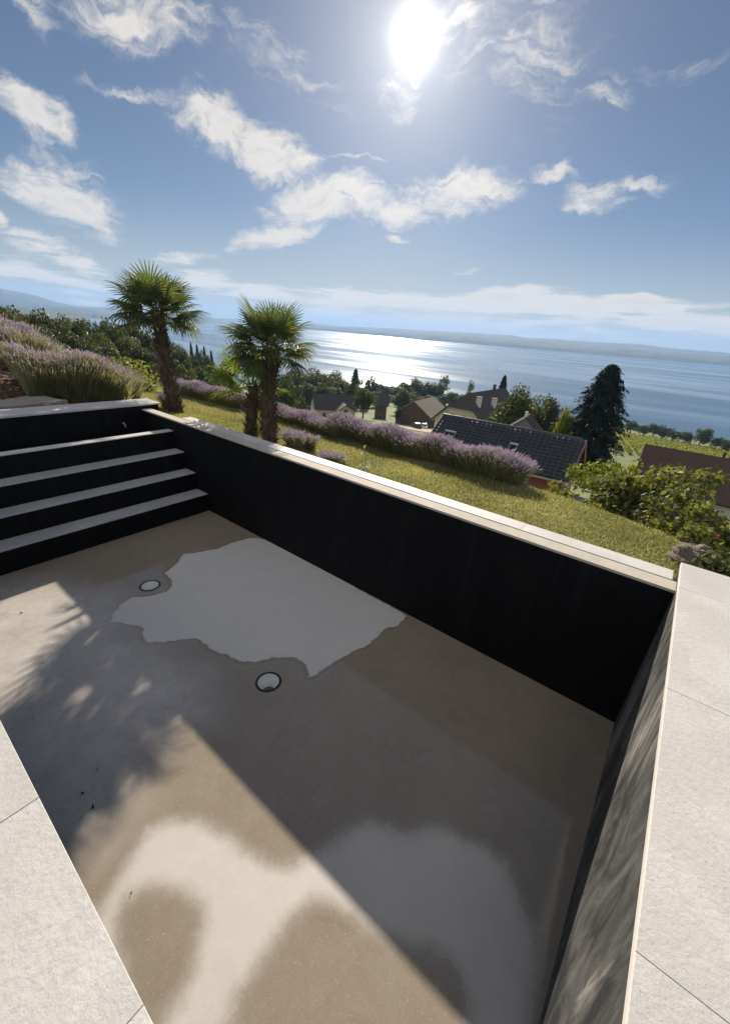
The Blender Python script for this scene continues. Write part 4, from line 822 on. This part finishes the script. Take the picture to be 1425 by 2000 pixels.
r1 = at_d(732, 768, 165); r2 = at_z(759, 770, r1[2]); gable_house('village_house', 'dark roofed house right of the round garden tree', 'house', r1, r2, 5.0, R(40), gz_at(r1[0], r1[1]) - .5, 'wood_wall', 'roof_dark', .5, .25, wins=[(0, 0, 1.2, 1.1, 1.3, '-y'), (0, 0, 2.0, 1.1, 1.3, '+x')])
# barn: gable end towards us on the left, brown roof slope on the right
pk = Vector(at_d(808, 785, 122)); pk2 = Vector(at_z(833, 779, pk.z)); dv = (pk2 - pk); dv = dv.normalized() * 15
hb, gb = gable_house('barn', 'weathered timber barn with brown roof', 'barn', pk, pk + dv, 6.4, R(34), gz_at(pk.x, pk.y) - .3, 'wood_wall', 'roof_old', .6, .22)
for k in range(9):
    x = -5.5 + k * 1.35; MB().box(-gb['Lw'] - .06, -gb['Lw'] - .001, x - .06, x + .06, 0, max(1.0, gb['hr'] - abs(x) * math.tan(R(34)) - .4)).build('batten', 'wood_wall', hb)
MB().box(-gb['Lw'] - .10, -gb['Lw'] - .002, 1.0, 4.2, 0, 3.4).build('door', 'roof_dark', hb)
r1 = at_d(838, 781, 148); r2 = at_z(866, 782, r1[2]); gable_house('village_house', 'low dark roofed building behind the barn', 'house', r1, r2, 5.5, R(30), gz_at(r1[0], r1[1]) - .5, 'wall_white', 'roof_dark', .5, .25, wins=[(0, 0, 1.0, 1.2, 1.2, '-y')])
# brown roofed building at the right edge
r1 = at_d(1258, 870, 44.0); r2 = at_z(1440, 902.5, r1[2]); e = Vector(r2) - Vector(r1); r2 = Vector(r1) + e.normalized() * 15
hb, gb = gable_house('long_house', 'long building with brown tiled roof by the right picture edge', 'house', r1, r2, 4.6, R(30), r1[2] - 5.8, 'wall_white', 'roof_brown', .5, .16, wins=[(-3, 0, 1.0, 1.0, 1.2, '-y'), (0, 0, 1.0, 1.0, 1.2, '-y')])
for k in (0, .45): MB().tube([(-gb['L'] + 5.6 + k, .3, gb['hr'] - .4), (-gb['L'] + 5.6 + k, .3, gb['hr'] + .55)], .11, 8).build('vent_pipe', 'roof_dark', hb)
MB().box(-gb['L'] + 7.2, -gb['L'] + 7.6, -1.9, -1.7, gb['hr'] - 1.2, gb['hr'] - .5).build('vent', 'metal_grey', hb)
MB().lathe([(0, 0), (.22, .03), (.36, .10)], (0, 0, 0), 14).build('satellite_dish', 'wall_white', hb).location = (-gb['L'] + 2.9, -3.2, gb['hr'] - 1.1)
hb.children[-1].rotation_euler = (R(60), 0, R(40))
# low stone wall under the long tiled house's garden edge is hidden; yard and cars by the barn
yp = at_d(822, 824, 112); s_ = 9; zf_ = lambda x, y: float(ground(x, y)) + .12
yd = MB(); n_ = 9; yd.add([(yp[0] + (i - 4) * 2.2, yp[1] + (j - 4) * 2.4, zf_(yp[0] + (i - 4) * 2.2, yp[1] + (j - 4) * 2.4)) for i in range(n_) for j in range(n_)], [(i * n_ + j, (i + 1) * n_ + j, (i + 1) * n_ + j + 1, i * n_ + j + 1) for i in range(n_ - 1) for j in range(n_ - 1)]); tag(yd.build('yard', 'gravel_yard'), kind='structure')
def car(label, px, py, D, rz, m):
    p = at_d(px, py, D); root = house_root('parked_car', label, 'car', p[0], p[1], rz, float(ground(p[0], p[1])) + .13)
    MB().prism([(-2.1, -.85, .35), (2.1, -.85, .35), (2.1, -.85, .75), (1.2, -.85, .92), (-2.0, -.85, .95)], (0, 1.7, 0)).build('body', m, root)
    MB().prism([(-1.9, -.75, .93), (.9, -.75, .9), (.3, -.70, 1.42), (-1.5, -.70, 1.42)], (0, 1.5, 0)).build('cabin', 'window_glass', root); MB().box(-1.5, .3, -.69, .69, 1.421, 1.47).build('roof', m, root)
    for x in (-1.3, 1.3):
        for y in (-.86, .66): MB().tube([(x, y, .33), (x, y + .2, .33)], .33, 12).build('wheel', 'black_rubber', root)
car('dark red parked car in the barn yard', 815, 820, 112, 2.4, 'car_dark'); car('white parked car in the barn yard', 829, 816, 116, 2.2, 'car_white')

# ------------------------------------------------------------------ trees
def tree_meshes(kind, seed):
    """unit tree: height 1, crown radius about 0.5; returns trunk and crown meshes"""
    r = np.random.default_rng(seed); mb = MB(); cl = []
    if kind == 'conifer':
        mb.tube([(0, 0, 0), (0, 0, .5), (0, 0, .97)], [.03, .02, .004], 7)
        n = 22000; k = r.random(n) ** 0.8; z = 0.05 + 0.95 * (1 - k); tier = np.floor(z * 17) / 17; a = r.uniform(0, 6.283, n)
        R0 = 0.5 * np.minimum((1 - z) * 2.0 + 0.10, 1.0) ** 0.7; lob = 0.80 + 0.26 * np.sin(a * 5 + tier * 40) + 0.16 * np.sin(a * 11 + tier * 90); rad = R0 * lob * (0.45 + 0.55 * r.random(n) ** 0.5) * (1 - 0.35 * ((z * 17) % 1))
        P = np.column_stack([rad * np.cos(a), rad * np.sin(a), z - 0.10 * rad]); o = np.column_stack([np.cos(a), np.sin(a), -0.25 - .3 * r.random(n)]); o = unit(o + r.normal(0, .25, (n, 3))); sd = unit(np.cross(o, [0, 0, 1]) + r.normal(0, .35, (n, 3)))
        s = (0.030 * r.uniform(.6, 1.4, n))[:, None]; V = np.stack([P - o * s * .6, P - sd * s * .35, P + o * s * 1.2, P + sd * s * .35], 1).reshape(-1, 3); F = np.arange(4 * n).reshape(-1, 4)
    elif kind == 'poplar':
        mb.tube([(0, 0, 0), (0, 0, .9)], [.022, .004], 6)
        for i in range(34): z = r.uniform(.12, .95); q = .30 * math.sin(min(1, (1 - z) * 1.6 + .12) * math.pi / 2); a = r.uniform(0, 6.28); cl.append((q * .6 * math.cos(a), q * .6 * math.sin(a), z, .10 + .08 * q))
        V, F = leaf_cloud(cl, 1500, .035, seed)
    else:
        rr = .5; cz = {'round': .58, 'oak': .60, 'loose': .58}[kind]; vz = {'round': .40, 'oak': .38, 'loose': .40}[kind]; nc = {'round': 34, 'oak': 30, 'loose': 26}[kind]
        for i in range(nc):
            d = unit(r.normal(size=3)); q = r.uniform(.45, 1.0); p = d * q; lump = 1 + .20 * math.sin(d[0] * 5 + seed) * math.cos(d[1] * 4 + d[2] * 3)
            cl.append((p[0] * rr * .80 * lump, p[1] * rr * .80 * lump, cz + p[2] * vz * .85 * lump, r.uniform(.09, .19) if kind != 'loose' else r.uniform(.06, .13)))
        V, F = leaf_cloud(cl, {'round': 6500, 'oak': 5200, 'loose': 3200}[kind], {'round': .026, 'oak': .030, 'loose': .030}[kind], seed)
        mb.tube([(0, 0, -.03), (.01, 0, .22), (0, .01, .45)], [.038, .028, .018], 8)
        for i in range(7): c = cl[i * 3]; mb.tube([(0, 0, .22 + .03 * i), (c[0] * .5, c[1] * .5, .40 + (c[2] - .4) * .5), (c[0], c[1], c[2])], [.016, .010, .004], 5)
    return mb, V, F
TM = {}
def tmesh(kind, var, m):
    key = (kind, var, m)
    if key not in TM:
        mb, V, F = tree_meshes(kind, 100 + var * 7 + len(kind)); TM[key] = (mb.mesh('trunk', 'bark'), np_mesh('crown', V, F, m))
    return TM[key]
NTREE = [0]
_o = 'first second third fourth fifth sixth seventh eighth ninth tenth eleventh twelfth thirteenth fourteenth fifteenth sixteenth seventeenth eighteenth nineteenth'.split()
ORD = _o + ['twentieth'] + ['twenty-' + q for q in _o[:9]] + ['thirtieth'] + ['thirty-' + q for q in _o[:9]]
def nth(L, i): return ORD[sorted(range(len(L)), key=lambda k: L[k][0]).index(i)]
def tree(label, px, py, D, wpx, kind='oak', m='leaf_mid', group=None, var=None, name=None, hmul=None, zb=None):
    """px,py is the crown top in the picture, D the distance on the ground, wpx the crown width"""
    NTREE[0] += 1; tp = at_d(px, py, D); z0 = gz_at(tp[0], tp[1]) if zb is None else zb; H = tp[2] - z0; W_ = px_size(wpx, tp)
    root = empty(name or {'conifer': 'conifer', 'poplar': 'poplar'}.get(kind, 'broadleaf_tree'), (tp[0], tp[1], z0), random.uniform(0, 6.28)); tag(root, label, 'tree', group)
    a_, b_ = tmesh(kind, (NTREE[0] if var is None else var) % 4, m)
    wf = {'conifer': 1.0, 'poplar': 1 / .5, 'oak': 1 / 1.08, 'round': 1 / 1.08, 'loose': 1 / 1.05}[kind]
    for nm, me in (('trunk', a_), ('crown', b_)): o = obj(nm, me, root); o.scale = (W_ * wf, W_ * wf, H)
    return root
tree('tall dark conifer standing against the lake, right of the tiled roof', 1197, 712, 62, 128, 'conifer', 'needle', var=0)
tree('round leafy tree right behind the farmhouse roof', 1018, 757, 66, 125, 'round', 'leaf_mid', var=1)
tree('rounded dark tree between the round tree and the tall conifer', 1072, 762, 72, 95, 'round', 'leaf_dark', var=2)
tree('slim yellow-green tree touching the tall conifer', 1112, 790, 60, 48, 'oak', 'leaf_light', var=3)
tree('small conifer poking up behind the farmhouse ridge', 986, 733, 150, 30, 'conifer', 'needle', var=1)
tree('round garden tree between the two village houses', 712, 752, 140, 52, 'round', 'leaf_mid', var=0)
tree('pointed conifer rising above the village trees', 695, 720, 230, 26, 'conifer', 'leaf_dark', var=2)
tree('low bushy tree at the meadow edge by the barn', 778, 792, 125, 16, 'oak', 'leaf_mid')
tree('leaning poplar at the lake edge behind the farmhouse', 921, 744, 330, 17, 'poplar', 'leaf_mid')
tree('broad poplar at the lake edge left of the farmhouse', 868, 734, 330, 26, 'poplar', 'leaf_mid')
G = 'trees along the lake shore below the village'
SH = [(566,715,250,46,'oak'),(592,722,230,50,'oak'),(618,722,220,52,'round'),(645,722,260,48,'oak'),(668,738,240,40,'round'),(690,745,220,36,'round'),(725,735,330,38,'loose'),(748,748,380,34,'oak'),(770,752,390,32,'oak'),(792,742,300,34,'round'),(788,758,200,36,'round'),(815,738,330,36,'oak'),(838,744,330,34,'oak'),(852,746,340,30,'round'),(805,765,250,34,'oak'),(835,768,260,36,'round'),(890,763,330,34,'oak'),(905,766,320,28,'loose'),(655,752,200,40,'oak'),(630,748,190,36,'oak'),(604,745,180,36,'oak'),(575,745,170,40,'oak'),(735,762,250,30,'oak'),(760,768,300,30,'round'),(860,768,300,28,'oak')]
for i, (x, y, D, w_, k) in enumerate(SH): tree(nth(SH, i) + ' tree from the left in the belt between village and lake', x, y, D, w_ * 1.45, k, 'leaf_mid' if i % 3 else 'leaf_dark', G)
G = 'small trees at the lake edge beyond the vineyard'
VT = (((1238, 821, 330, 24, 'oak'), (1262, 829, 325, 26, 'oak'), (1283, 827, 325, 28, 'oak'), (1302, 832, 322, 26, 'round'), (1322, 838, 318, 26, 'loose'), (1345, 842, 316, 26, 'oak'), (1405, 852, 305, 22, 'oak'), (1425, 855, 300, 26, 'oak')))
for i, (x, y, D, w_, k) in enumerate(VT): tree(nth(VT, i) + ' small tree from the left in the row beyond the vineyard', x, y, D, w_ * 1.3, k, 'leaf_mid', G)
tree('largest tree of the row beyond the vineyard', 1378, 834, 305, 38, 'oak', 'leaf_mid')
# wooded slope at the left
G = 'trees of the wooded slope at the left'
FO = [(-25,580,62,120),(25,588,66,90),(70,594,70,80),(105,606,74,60),(140,616,95,70),(165,612,110,66),(205,614,120,80),(245,618,125,70),(225,632,100,70),(185,640,80,70),(120,640,62,80),(60,628,52,100),(0,622,46,110),(160,655,60,70),(200,662,64,70),(250,648,90,70),(285,640,110,64),(275,668,80,64),(310,660,105,56),(345,672,115,50),(320,690,85,54),(355,705,75,46),(375,690,120,40),(300,705,62,50),(390,712,100,40),(410,705,140,34),(365,725,60,40),(425,722,120,34),(440,700,200,28),(330,655,160,44),(350,668,200,34),(385,680,230,26),(405,690,220,24),(450,735,95,40),(335,730,52,40),(395,735,70,40)]
for i, (x, y, D, w_) in enumerate(FO): tree(nth(FO, i) + ' dark green tree from the left on the wooded slope', x, y, D, w_ * 1.25, ('oak', 'round', 'oak', 'round')[i % 4], 'leaf_dark' if i % 3 else 'leaf_mid', G)
CT = ((372, 668), (384, 672), (398, 676), (412, 684))
for i, (x, y) in enumerate(CT): tree(nth(CT, i) + ' narrow conifer tip from the left above the lake between the palms', x, y, 260, 12, 'conifer', 'leaf_dark', 'narrow conifers above the lake')
# trees and bushes in the gap behind the hedge
for i, (x, y, D, w_, lb) in enumerate(((560, 738, 60, 60, 'dark tree just right of the stout palm crown'), (585, 765, 45, 50, 'dark bushy tree behind the hedge near the village'), (470, 760, 40, 60, 'bushy tree seen between the palm trunks'), (505, 770, 35, 50, 'low bushy tree behind the stout palm trunk'), (420, 745, 45, 56, 'bushy tree behind the hedge right of the tallest palm'))): tree(lb, x, y, D, w_, 'round', 'leaf_dark')

# ------------------------------------------------------------------ vineyard
vr = np.random.default_rng(77); G = 'vine rows of the vineyard'
for k in range(30):
    # rows run down the slope, side by side
    x0 = -8 + k * 2.9 * 1.0; y0, y1 = (112 + max(0, 40 - 4.5 * k) * 0.8, 318)
    n = 900; y = y0 + (y1 - y0) * vr.random(n); x = x0 - (y - 110) * 0.12 + vr.normal(0, .22, n); z = ground(x, y) + vr.uniform(.2, 1.7, n)
    nv = unit(vr.normal(size=(n, 3)) + [0, 0, .5]); u = unit(np.cross(nv, vr.normal(size=(n, 3)))); v_ = np.cross(nv, u); s = vr.uniform(.28, .62, n)[:, None]; c0 = np.array([x0, y0, float(ground(x0, y0))]); P = np.column_stack([x, y, z]) - c0
    V = np.stack([P - u * s, P - v_ * s * .7, P + u * s, P + v_ * s * .7], 1).reshape(-1, 3); root = empty('vine_row', c0); tag(root, ORD[k] + ' vine row from the left in the sloping vineyard', 'vine row', G)
    obj('foliage', np_mesh('foliage', V, np.arange(4 * n).reshape(-1, 4), 'vine_leaf'), root)
    pm = MB()
    for q in range(12): yy = y0 + (y1 - y0) * q / 11; xx = x0 - (yy - 110) * 0.12; zz_ = float(ground(xx, yy)); pm.box(xx - .05 - c0[0], xx + .05 - c0[0], yy - .05 - c0[1], yy + .05 - c0[1], zz_ - .2 - c0[2], zz_ + 1.8 - c0[2])
    o = pm.build('posts', 'bark', root); o['kind'] = 'stuff'

# ------------------------------------------------------------------ air
hm = bpy.data.materials.new('haze'); hm.use_nodes = True; ht = NT(hm.node_tree); ho = ht.n('ShaderNodeOutputMaterial'); hv = ht.n('ShaderNodeVolumePrincipled')
hv.inputs['Color'].default_value = (0.38, 0.62, 1.0, 1); hv.inputs['Density'].default_value = 0.000105; hv.inputs['Anisotropy'].default_value = 0.1
ht.nt.links.new(hv.outputs[0], ho.inputs['Volume']); M['haze'] = hm
hz_o = MB().box(-12000, 12000, -12000, 12000, LAKE_Z - 12, 330).build('haze', 'haze'); tag(hz_o, 'thin bluish summer haze over the lake', 'haze', kind='stuff')
